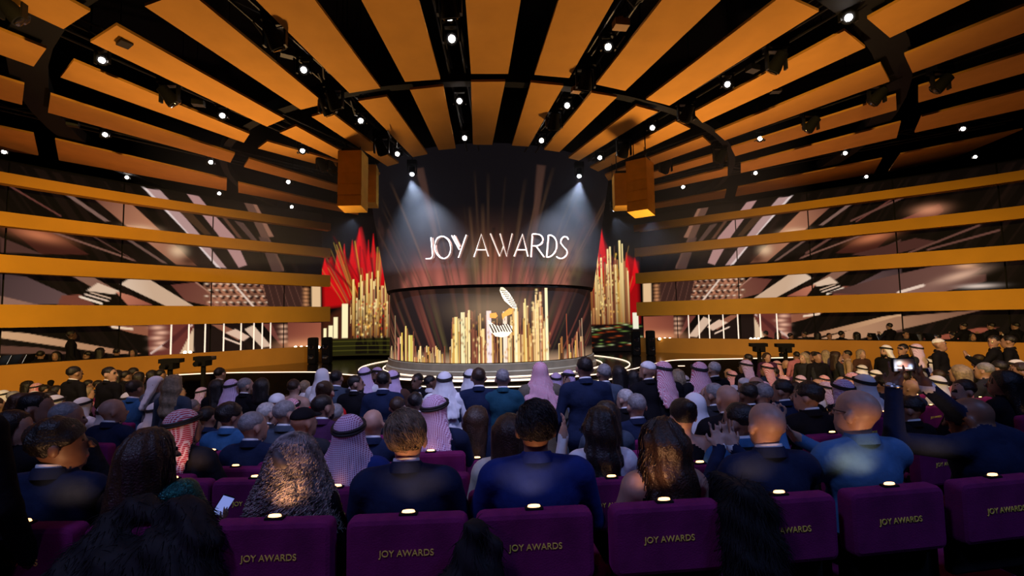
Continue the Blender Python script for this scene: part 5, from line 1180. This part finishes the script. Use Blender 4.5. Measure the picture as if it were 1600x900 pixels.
x, y, a = behind0(742); fur('small black furry bundle standing in the aisle before two front seats', [Cn((.0, -.40, .955), (-.02, -.42, .70), .042, .075, k=.04), Cn((.075, -.41, .89), (.06, -.42, .64), .034, .055, k=.03), Cn((-.07, -.43, .80), (-.16, -.45, .62), .05, .08, k=.05), Cn((0, -.44, .6), (0, -.46, .1), .10, .12, k=.06), El((0, -.46, .06), (.16, .12, .06))], (x, y, floor_of_row(0)), a, 900, 4, 'fur_bundle')
# phone glowing in a hand between the second row seats
t = empty('phone', tuple(ph1), rot=(.35, .5, .5)); t.scale = (.75,) * 3; MB().rbox((0, 0, 0), (.074, .009, .15), .01).build('phone_body', m_black, t, True)
MB().box((0, -.0055, 0), (.066, .002, .138)).build('phone_screen', mat('phone_screen_blue', (.1, .1, .3), .2, emit=(.28, .36, .9), strength=.7), t); tag(t, 'small phone with a bluish lit screen in a hand, low left', 'phone')
ORDW = ['first', 'second', 'third', 'fourth', 'fifth', 'sixth', 'seventh', 'eighth', 'ninth', 'tenth', 'eleventh', 'twelfth', 'thirteenth', 'fourteenth', 'fifteenth', 'sixteenth', 'seventeenth', 'eighteenth', 'nineteenth', 'twentieth'] + ['twenty-' + w for w in ('first', 'second', 'third', 'fourth', 'fifth', 'sixth', 'seventh', 'eighth', 'ninth')]
# ------------------------------------------------------------------ people of the middle rows, one by one
def pkey(pose, w, yaw, arms, beard=False, bare=False, robe=False, dress=False):
    if pose == 'se': return ('se', w, yaw, arms, beard, bare), (lambda: seated(w, yaw=yaw, arms=arms, beard=beard, bare=bare, collar=not bare))
    return ('st', w, yaw, arms, beard, bare, robe, dress), (lambda: standing(w, yaw=yaw, arms=arms, beard=beard, bare=bare, robe=robe, dress=dress))
TAKEN = []
def someone(px, ytop, d, label, pose='se', hk='short', hair='black', scf=None, top='navy', sk='tan', yaw=0.0, arms='lap', beard=False, bare=False, robe=False, dress=False, w=1.0, turn=0.0, vox=.019, group=None, bottom='black', shirt='white', seat=True, cord=True, floor=None, fixed=None, seatlabel=None):
    key, mk = pkey(pose, w, yaw, arms if pose == 'se' else ('down' if arms == 'lap' else arms), beard, bare, robe, dress)
    H = 1.312 if pose == 'se' else 1.742
    if fixed is not None: p, s = fixed
    elif floor is None: p, s = place(px, ytop, H, d)
    else: p = at(px, ytop, d); s = max(.88, min(1.14, (p[2] - floor) / H))
    fz = floor if floor is not None else floor_z(p[0], p[1])
    rz = facing(p[0], p[1]) + turn
    key = key + (vox,)
    o = figure(key, BODY.get(key) is None and mk() or [], (p[0], p[1], fz), rz, label, group, vox=vox, collar=(0 if (bare or (hk or '').startswith('scarf') or hk in ('long', 'wavy', 'midlong')) else (1 if vox > .022 else 2)), sk=sk, top=top, bottom=bottom, shirt=shirt, hair=hair, hairkind=hk, yaw=yaw, scarfkind=scf, scale=s, cord=cord, hairvox=min(vox, .018))
    TAKEN.append((p[0], p[1]))
    if pose == 'se' and seat:
        st = put_seat(p[0], p[1], seatlabel or ' '.join(('purple seat under the ' + label).split()[:16]).rstrip(','), 'seats hidden in the crowd')
        st.location.z = fz
    return o
S = someone
# second row
S(30, 640, 2.9, 'woman in profile with dark hair near the left picture edge', hk='midlong', hair='black', sk='light', yaw=-1.2, top='black')
S(290, 638, 3.1, 'man in a red and white checked headscarf with thick black cord', hk='scarf', scf='redwhite', top='charcoal', yaw=-.6)
S(548, 646, 3.0, 'man in a pink checked headscarf beside the curly-haired woman', hk='scarfwide', scf='fine', top='royal', w=1.08)
S(679, 616, 3.0, 'tall man in a long pink checked headscarf behind the blond man', hk='scarfwide', scf='fine', top='navy', w=1.08, yaw=-.6)
S(795, 645, 3.05, 'brown-haired woman in a pale mint dress', hk='midlong', hair='brown', top='cream', sk='light', w=.9)
o = S(935, 635, 3.0, 'woman with long dark curls raising a hand', hk='wavy', hair='black', top='white', sk='light', w=.9, arms='raise', vox=.014)
S(1062, 622, 3.05, 'woman with black hair in a bun and a bare back', hk='bun', hair='black', sk='light', bare=True, top='black', w=.92, arms='lap')
S(1150, 628, 3.2, 'dark-haired man in a pale blue shirt between two bald men', hk='short', hair='black', top='midblue', sk='tan', yaw=.6)
S(1258, 596, 3.3, 'man with thick black hair in a black jacket, right of centre', hk='thick', hair='black', top='black', sk='light', yaw=.6)
S(1082, 613, 3.75, 'woman in a round white headdress and pale dress', hk='scarf', scf='white', cord=False, top='white', sk='tan', w=.92)
# third to fifth rows, left block
S(180, 622, 3.9, 'bald man with a blue light on his head, on the left', hk=None, hair='grey', top='navy', sk='light', yaw=-.6)
S(65, 612, 3.9, 'dark-haired man in profile, left edge', hk='short', top='black', sk='tan', yaw=-1.2)
S(112, 627, 3.6, 'grey-haired man bowing his head, left', hk='crop', hair='grey', top='charcoal', sk='tan', yaw=-1.2)
S(362, 628, 3.8, 'person with thick black hair before the checked headscarf', hk='thick', hair='black', top='midblue', yaw=-.6)
S(398, 642, 3.7, 'grey-haired man in a dark suit with face turned right', hk='crop', hair='grey', top='navy', sk='light', yaw=-.6)
S(420, 628, 4.5, 'older man with light grey hair in a dark suit', hk='crop', hair='ltgrey', top='charcoal', sk='light', yaw=-.6)
S(448, 625, 4.2, 'man with dark grey hair in a slate suit', hk='short', hair='grey', top='slate', sk='light', yaw=-.6)
S(476, 636, 3.9, 'man in a black cap', hk='cap', hair='black', top='charcoal', sk='tan', yaw=-.6)
S(506, 616, 4.6, 'dark-haired bearded man behind the black cap', hk='short', hair='black', top='plum', sk='tan', yaw=-.6, beard=True)
S(526, 630, 4.4, 'grey-haired man left of the bald man', hk='crop', hair='grey', top='plum', sk='light')
S(584, 638, 3.9, 'bald man in a navy jacket beside the pink checked headscarf', hk=None, hair='brown', top='navy', sk='light')
S(622, 619, 4.7, 'man with short brown hair under the standing suits', hk='short', hair='brown', top='charcoal', sk='light')
S(745, 633, 3.9, 'woman with long smooth brown hair, face half turned', hk='long', hair='brown', top='navy', sk='light', w=.92, yaw=-.6)
S(650, 612, 4.9, 'dark-haired man seated low behind the tall headscarf', hk='short', hair='black', top='black')
S(975, 607, 5.3, 'grey-haired man in profile right of the tall suit', hk='crop', hair='ltgrey', top='black', sk='light', yaw=.6)
S(992, 614, 4.3, 'man with cropped grey hair in a dark navy jacket', hk='crop', hair='grey', top='navy', sk='light')
S(945, 625, 4.0, 'woman with black hair and a silvery blue dress', hk='long', hair='black', top='slate', sk='tan', w=.92)
S(1132, 600, 4.0, 'broad bald man in a black suit in the third row', hk=None, hair='grey', top='black', sk='light', w=1.12)
S(1112, 598, 4.8, 'grey-haired man left of the broad bald man', hk='crop', hair='grey', top='charcoal', sk='tan', yaw=.6)
S(1165, 598, 4.7, 'dark-haired man right of the broad bald man', hk='short', hair='black', top='black', sk='brown')
S(1188, 598, 4.5, 'man with thinning grey hair beside the dark-haired man', hk='crop', hair='grey', top='navy', sk='light')
S(1218, 592, 4.2, 'man with black hair and a navy jacket, ear showing', hk='short', hair='black', top='navy', sk='tan', yaw=.6)
S(1178, 588, 5.6, 'bald man in the crowd behind the grey-haired men', hk=None, hair='grey', top='black', sk='light')
S(1160, 590, 6.2, 'man in a white skullcap in the crowd', hk='skullcap', hair='white', top='grey', sk='tan')
S(1345, 584, 5.0, 'man in a white headscarf behind the bald man in blue', hk='scarfwide', scf='white', top='white', sk='tan')
S(1312, 592, 4.8, 'man in a grey-white headscarf with black cord', hk='scarf', scf='lilac', top='black', sk='tan')
S(1415, 618, 3.8, 'dark-haired man in profile below the raised phone', hk='short', hair='black', top='black', sk='tan', yaw=.6)
S(1498, 592, 4.4, 'dark-haired bearded man facing left, right of the phone', hk='short', hair='brown', top='black', sk='light', yaw=1.2, beard=True)
S(1560, 578, 4.4, 'woman with long black hair near the right edge', hk='long', hair='black', top='black', sk='tan', yaw=.6)
S(1588, 566, 5.0, 'man with dark hair at the right picture edge', hk='short', hair='brown', top='navy', sk='tan', yaw=.6)
# standing guests before the stage
def ST(px, y, d, lab, **k): return S(px, y, d, lab, pose='st', **k)
ST(275, 586, 5.6, 'woman with wavy blond hair in a sparkling navy dress', hk='wavy', hair='blond', top='slate', sk='light', bare=False, dress=True, w=.92)
ST(247, 587, 6.2, 'man in a white headscarf and pale robe facing right', hk='scarf', scf='white', top='grey', robe=True, cord=False, yaw=-1.2)
ST(175, 573, 7.6, 'standing man in a black suit and white shirt turned right', hk='short', top='black', sk='light', yaw=-1.2)
ST(120, 572, 8.0, 'broad man standing in black before the left parapet', hk='short', top='black', w=1.12)
S(215, 592, 6.0, 'person in a bright blue top on the left', hk='short', top='midblue', sk='tan')
ST(342, 592, 6.2, 'woman with long black hair looking down, left of centre', hk='long', hair='black', top='black', sk='light', yaw=1.2, dress=True, w=.92)
ST(364, 592, 6.6, 'man in a rose headscarf and pale robe, left of centre', hk='scarf', scf='lilac', top='beige', robe=True)
ST(386, 590, 6.0, 'man with shaved head in black, left of centre', hk='crop', hair='grey', top='black', sk='light', yaw=-.6)
ST(412, 590, 6.4, 'woman in black sequins turned away beside the lit steps', hk='midlong', hair='black', top='black', dress=True, w=.95)
ST(346, 574, 9.2, 'usher in a dark suit standing near the left cameras', hk='short', top='black', sk='light')
S(436, 614, 5.4, 'man in a white patterned cap', hk='skullcap', hair='white', top='black', sk='tan')
ST(461, 592, 6.4, 'woman with bare shoulders beside the lit steps', hk='short', hair='brown', bare=True, top='beige', sk='light', dress=True, w=.92)
ST(478, 594, 6.6, 'person with fair hair in a white shirt near the steps', hk='short', hair='blond', top='white', sk='light')
ST(505, 575, 6.2, 'person in a white hood and white robe standing', hk='scarf', scf='white', top='white', robe=True, cord=False, w=.95)
ST(527, 578, 6.3, 'person in a white robe with a grey cloak', hk='short', top='slate', robe=True, w=1.0)
S(510, 595, 5.4, 'person in a bright red top with dark hair tied back', hk='bun', hair='brown', top='red', sk='light', w=.85)
ST(556, 586, 5.8, 'bearded man in a dark suit looking right', hk='short', top='black', sk='tan', yaw=-1.2, beard=True)
ST(571, 573, 6.4, 'man in a lilac headscarf and pale robe, standing left of the navy suit', hk='scarfwide', scf='lilac', top='white', robe=True)
ST(587, 574, 7.6, 'man with a lilac headscarf facing the audience', hk='scarf', scf='lilac', top='grey', robe=True, turn=math.pi - .4, beard=True, sk='brown')
ST(600, 579, 5.3, 'man in a navy suit standing with his back to us, left of centre', hk='short', hair='black', top='navy', sk='tan')
ST(614, 578, 6.6, 'man in a pink-lilac headscarf right of the navy suit', hk='scarf', scf='lilac', top='brownc', robe=True)
ST(650, 584, 7.0, 'dark-haired man in black facing the audience', hk='short', top='black', sk='brown', turn=2.6)
ST(672, 586, 6.8, 'man in a white shirt in profile', hk='crop', top='white', sk='brown', yaw=-1.2)
ST(695, 580, 5.2, 'man in a white headscarf and white robe standing centre left', hk='scarfwide', scf='white', top='white', robe=True, w=1.05)
ST(735, 576, 6.2, 'man with a white headscarf behind the charcoal suit', hk='scarf', scf='white', top='charcoal', robe=True, sk='tan')
ST(748, 574, 4.9, 'man in a charcoal suit standing with his back to us, centre', hk='short', hair='brown', top='navy', sk='tan', w=1.05)
ST(785, 576, 5.2, 'grey-haired man in a teal suit, centre', hk='short', hair='grey', top='teal', sk='light', w=1.05)
ST(843, 565, 5.0, 'man in a large pink headscarf and olive cloak, centre', hk='scarfwide', scf='pink', top='olive', robe=True, cord=False, w=1.1)
ST(868, 582, 7.0, 'man in a pink headscarf behind the olive cloak', hk='scarf', scf='lilac', top='charcoal', robe=True)
ST(886, 578, 6.4, 'man in a pink headscarf with black cord facing us', hk='scarf', scf='lilac', top='slate', robe=True, turn=2.4, beard=True)
ST(912, 557, 4.6, 'tall man in a black suit standing right of centre', hk='short', hair='black', top='navy', sk='tan', w=1.12)
ST(942, 568, 5.2, 'man in a blue-grey suit behind the tall man', hk='short', hair='grey', top='slate', sk='tan')
ST(965, 570, 6.0, 'woman in a dark purple dress with long hair', hk='long', hair='black', top='plum', dress=True, w=.92)
ST(988, 577, 6.0, 'woman with long black hair in black, right of centre', hk='long', hair='black', top='black', dress=True, w=.95)
ST(1010, 564, 5.4, 'man in a white cap and dark robe', hk='skullcap', hair='white', top='black', robe=True, sk='tan', yaw=.6, beard=True)
ST(1034, 564, 5.4, 'man in a pink headscarf and black cloak, face in profile', hk='scarfwide', scf='pink', top='black', robe=True, yaw=.6, beard=True)
ST(1056, 577, 6.4, 'woman with wavy fair hair between two pink headscarves', hk='wavy', hair='blond', top='olive', dress=True, w=.92)
ST(1090, 565, 5.2, 'man in a draped pink headscarf and black cloak leaning left', hk='scarfwide', scf='pink', top='black', robe=True, w=1.08)
ST(1113, 565, 6.0, 'white-haired man in black beside the pink headscarf', hk='short', hair='ltgrey', top='black', sk='light')
ST(1163, 562, 7.4, 'man in a white checked headscarf and dark cloak', hk='scarf', scf='lilac', top='black', robe=True, yaw=.6)
ST(1196, 567, 7.6, 'man in a dark headscarf cord and navy cloak', hk='scarf', scf='redwhite', top='navy', robe=True, yaw=.6)
# dark guests and staff along the parapets
for x, y, d, lb in ((187, 578, 10.5, 'first'), (200, 579, 10.6, 'second'), (212, 574, 10.8, 'third'), (221, 581, 10.4, 'fourth'), (241, 578, 11, 'fifth'), (254, 577, 11, 'sixth')):
    ST(x, y, d, 'small dark figure standing along the left parapet, %s from left' % lb, top='black', group='figures along the left parapet', vox=.026, hk=('short', 'midlong')[x % 2])
for k, (x, y, d) in enumerate(((1166, 553, 11.5), (1199, 551, 12), (1243, 549, 12), (1254, 551, 11.6), (1263, 549, 12.2), (1269, 549, 12), (1278, 550, 11.4), (1288, 547, 12), (1300, 549, 12), (1309, 549, 11.8), (1321, 547, 12), (1347, 546, 11.8))):
    ST(x, y, d + (.0, .55, 1.1)[k % 3], 'small figure standing along the right parapet, %s from left' % ORDW[k], top=('black', 'brownc', 'beige', 'charcoal', 'rose', 'plum')[k * 5 % 6], group='figures along the right parapet', vox=.026, hk=('short', 'midlong', 'crop', 'long')[k * 3 % 4], hair=('black', 'brown', 'black', 'blond')[k % 4], sk=('tan', 'light')[k % 2], turn=(.4, 2.6, -.6, 1.4, -2.4)[k % 5])
ST(1382, 539, 9.0, 'bearded man with white headscarf standing by the right parapet', hk='scarf', scf='white', top='black', robe=True, beard=True, turn=1.2, vox=.024)
ST(1407, 537, 9.6, 'man in a suit turned left by the right parapet', top='black', yaw=1.2, vox=.024)
ST(1428, 537, 9.0, 'tall man in dark with a grey headscarf by the right parapet', hk='scarf', scf='lilac', top='charcoal', robe=True, vox=.024)
ST(1470, 529, 9.2, 'man in a black uniform and white cap facing us, right', hk='skullcap', hair='white', top='black', turn=math.pi, vox=.024, w=1.08)
ST(1548, 524, 8.6, 'man in a black suit pointing a camera, far right', top='black', yaw=1.2, vox=.024, arms='clap')
ST(1572, 524, 8.4, 'broad man in black at far right', top='black', vox=.024, w=1.1)
# ------------------------------------------------------------------ musicians behind the parapets
def on_plan(P, px, off): Po = offset(P, off); s, z = wall_hit(px, 520, Po); return plan_at(Po, s)
def musician(P, sg_, px, pose, label, **k):
    q = on_plan(P, px, .42 * sg_); S(px, 500, 10, label, pose=pose, fixed=((q[0], q[1], 2.2), k.pop('s', .98)), floor=.98, seat=False, vox=.024, group='musicians behind the parapets', **k)
    if pose == 'se':
        st = MB().lathe([(.16, .43), (.17, .45), (.001, .455)], n=14).tube([(0, 0, .02), (0, 0, .44)], .02, 6).lathe([(.17, 0), (.17, .02), (.02, .04)], n=12).build('stool', m_black); st.location = (q[0], q[1], .98); tag(st, 'low black stool under the ' + label.split(' in black')[0] + label.split(' in black')[1], 'stool', 'musician stools')
musician(WALL_L, -1, 114, 'st', 'black standing silhouette of a conductor behind the left parapet', top='black', shirt='black', w=1.15, s=1.08, sk='dark')
for k, x in enumerate((66, 88, 136, 160, 184, 208)): musician(WALL_L, -1, x, 'se', 'musician in black behind the left parapet, %s from left' % ORDW[k], top='black', hk=('short', 'midlong')[k % 2], turn=(1.2, -2, 2.4, .6)[k % 4], s=1.04 - .03 * (k % 3))
for k, x in enumerate((1196, 1216, 1236, 1256, 1276, 1296, 1316, 1336, 1358, 1416, 1438, 1462, 1488, 1520)): musician(WALL_R, 1, x, 'se', 'musician in black behind the right parapet, %s from left' % ORDW[k], top=('black', 'charcoal')[k % 2], hk=('short', 'midlong', 'crop')[k % 3], turn=(-1.2, 2, -2.4, -.6)[k % 4], s=1.04 - .03 * (k % 3))
for x, lb in ((1389, 'standing musician in black behind the right parapet, nearer the stage'), (1505, 'standing musician in black playing behind the right parapet'), (1548, 'standing dark musician at the far right behind the parapet'), (1586, 'standing musician with a red-lit face at the right edge')): musician(WALL_R, 1, x, 'st', lb, top='black', arms='clap', s=.93, turn=-.8)
m_sheet = mat('lit_music_sheet', (.8, .8, .8), .6, emit=(.85, .92, 1.0), strength=.9); m_sheetw = mat('lit_music_sheet_warm', (.8, .7, .5), .6, emit=(1.0, .72, .38), strength=.9)
for P, sg_, px, lb, mm in ((WALL_L, -1, 8, 'with a yellow lit page, far left', m_sheetw), (WALL_L, -1, 25, 'with a white lit page, far left', m_sheet), (WALL_L, -1, 48, 'with a pale blue page behind the left parapet', m_sheet), (WALL_R, 1, 1364, 'with a white page behind the right parapet', m_sheet), (WALL_R, 1, 1426, 'with a white page left of a large lit page', m_sheet), (WALL_R, 1, 1452, 'with a large lit page on the right', m_sheet), (WALL_R, 1, 1529, 'with a warm lit page far right', m_sheetw), (WALL_R, 1, 1583, 'with a warm lit page at the right edge', m_sheetw)):
    q = on_plan(P, px, .30 * sg_); t = empty('music_stand', (q[0], q[1], .98), facing(q[0], q[1]) + .4 * sg_)
    MB().tube([(0, 0, .03), (0, 0, 1.08)], .012, 6).build('stem', m_black, t); MB().lathe([(.16, 0), (.15, .02), (.02, .05)], n=12).build('foot', m_black, t)
    MB().box((0, 0, 1.17), (.44, .02, .26), rx=-.35).build('desk', m_black, t); MB().box((0, -.016, 1.18), (.40, .004, .23), rx=-.35).build('sheet_music', mm, t)
    tag(t, 'black music stand ' + lb, 'music stand')
# ------------------------------------------------------------------ the rest of the crowd
rc = random.Random(21)
def horizon_top(x):
    return float(np.interp(x, [0, 120, 250, 430, 520, 1000, 1040, 1130, 1230, 1400, 1600], [596, 590, 592, 606, 618, 618, 590, 566, 560, 556, 556]))
def project(p):
    d = np.array(p) - EYE; z = d @ FW; return 800 + FPX * (d @ RC) / z, 450 - FPX * (d @ UC) / z, z
KINDS = [('navy suit, black hair', dict(hk='short', hair='black', top='navy'), 5), ('black suit, brown hair', dict(hk='short', hair='brown', top='black', sk='light'), 3), ('charcoal suit, grey hair', dict(hk='crop', hair='grey', top='charcoal', sk='light'), 3), ('white headscarf, black cord', dict(hk='scarf', scf='white', top='white'), 4), ('pink checked headscarf', dict(hk='scarf', scf='pink', top='charcoal'), 3), ('lilac headscarf, pale robe', dict(hk='scarf', scf='lilac', top='white'), 3), ('black dress, black hair', dict(hk='long', hair='black', top='black', sk='light', w=.92), 3), ('plum dress, brown hair', dict(hk='wavy', hair='brown', top='plum', sk='light', w=.92), 2), ('navy suit, bald head', dict(hk=None, hair='grey', top='navy', sk='light'), 2), ('rose dress, fair hair', dict(hk='midlong', hair='blond', top='rose', sk='light', w=.92), 1)]
ZC = {}
BAG = [k for k in KINDS for _ in range(k[2])]
cnt = 0
for j in range(3, 14):
    r = row_r(j) - .27; n = int(r * 1.9 / .60)
    for i in range(n):
        a = -0.9 + 1.9 * (i + (j % 2) * .5) / n; X = RX + r * math.sin(a) + rc.uniform(-.05, .05); Y = RY - r * math.cos(a) + rc.uniform(-.05, .05)
        if Y < 2.5: continue
        if np.min(np.hypot(E_[:, 0] - X, E_[:, 1] - Y)) < .7: continue
        fz = floor_z(X, Y); u, v, z = project((X, Y, fz + 1.31))
        if not (-20 < u < 1620) or v < horizon_top(u): continue
        ey = np.interp(X, E_[:, 0], E_[:, 1])
        if E_[0, 0] < X < E_[-1, 0] and Y > ey - .6: continue
        if not (np.interp(Y, WALL_L[::-1, 1], WALL_L[::-1, 0]) + .7 < X < np.interp(Y, WALL_R[::-1, 1], WALL_R[::-1, 0]) - .7): continue
        if any((X - p[0]) ** 2 + (Y - p[1]) ** 2 < .46 ** 2 for p in TAKEN): continue
        nm, kw, _ = rc.choice(BAG)
        zone = 'left block of seats' if u < 480 else ('middle block of seats' if u < 1000 else ('right block of seats' if u < 1300 else 'far right block of seats'))
        ZC[(j, zone)] = ZC.get((j, zone), -1) + 1; zs_ = zone.replace(' of seats', '')
        S(u, v, z, 'guest with %s, %s row, %s from left in %s' % (nm, ORDW[j], ORDW[ZC[(j, zone)]], zs_), vox=.026, seatlabel='occupied purple seat, %s row, %s from left in %s' % (ORDW[j], ORDW[ZC[(j, zone)]], zs_), group='guests in the ' + zone, yaw=rc.choice((0, 0, .6 if u > 800 else -.6)), fixed=((X, Y, 0), rc.uniform(.95, 1.05)), **kw)
        cnt += 1
print('crowd filler', cnt, 'people', len(PEOPLE), 'objects', len(COL.objects))
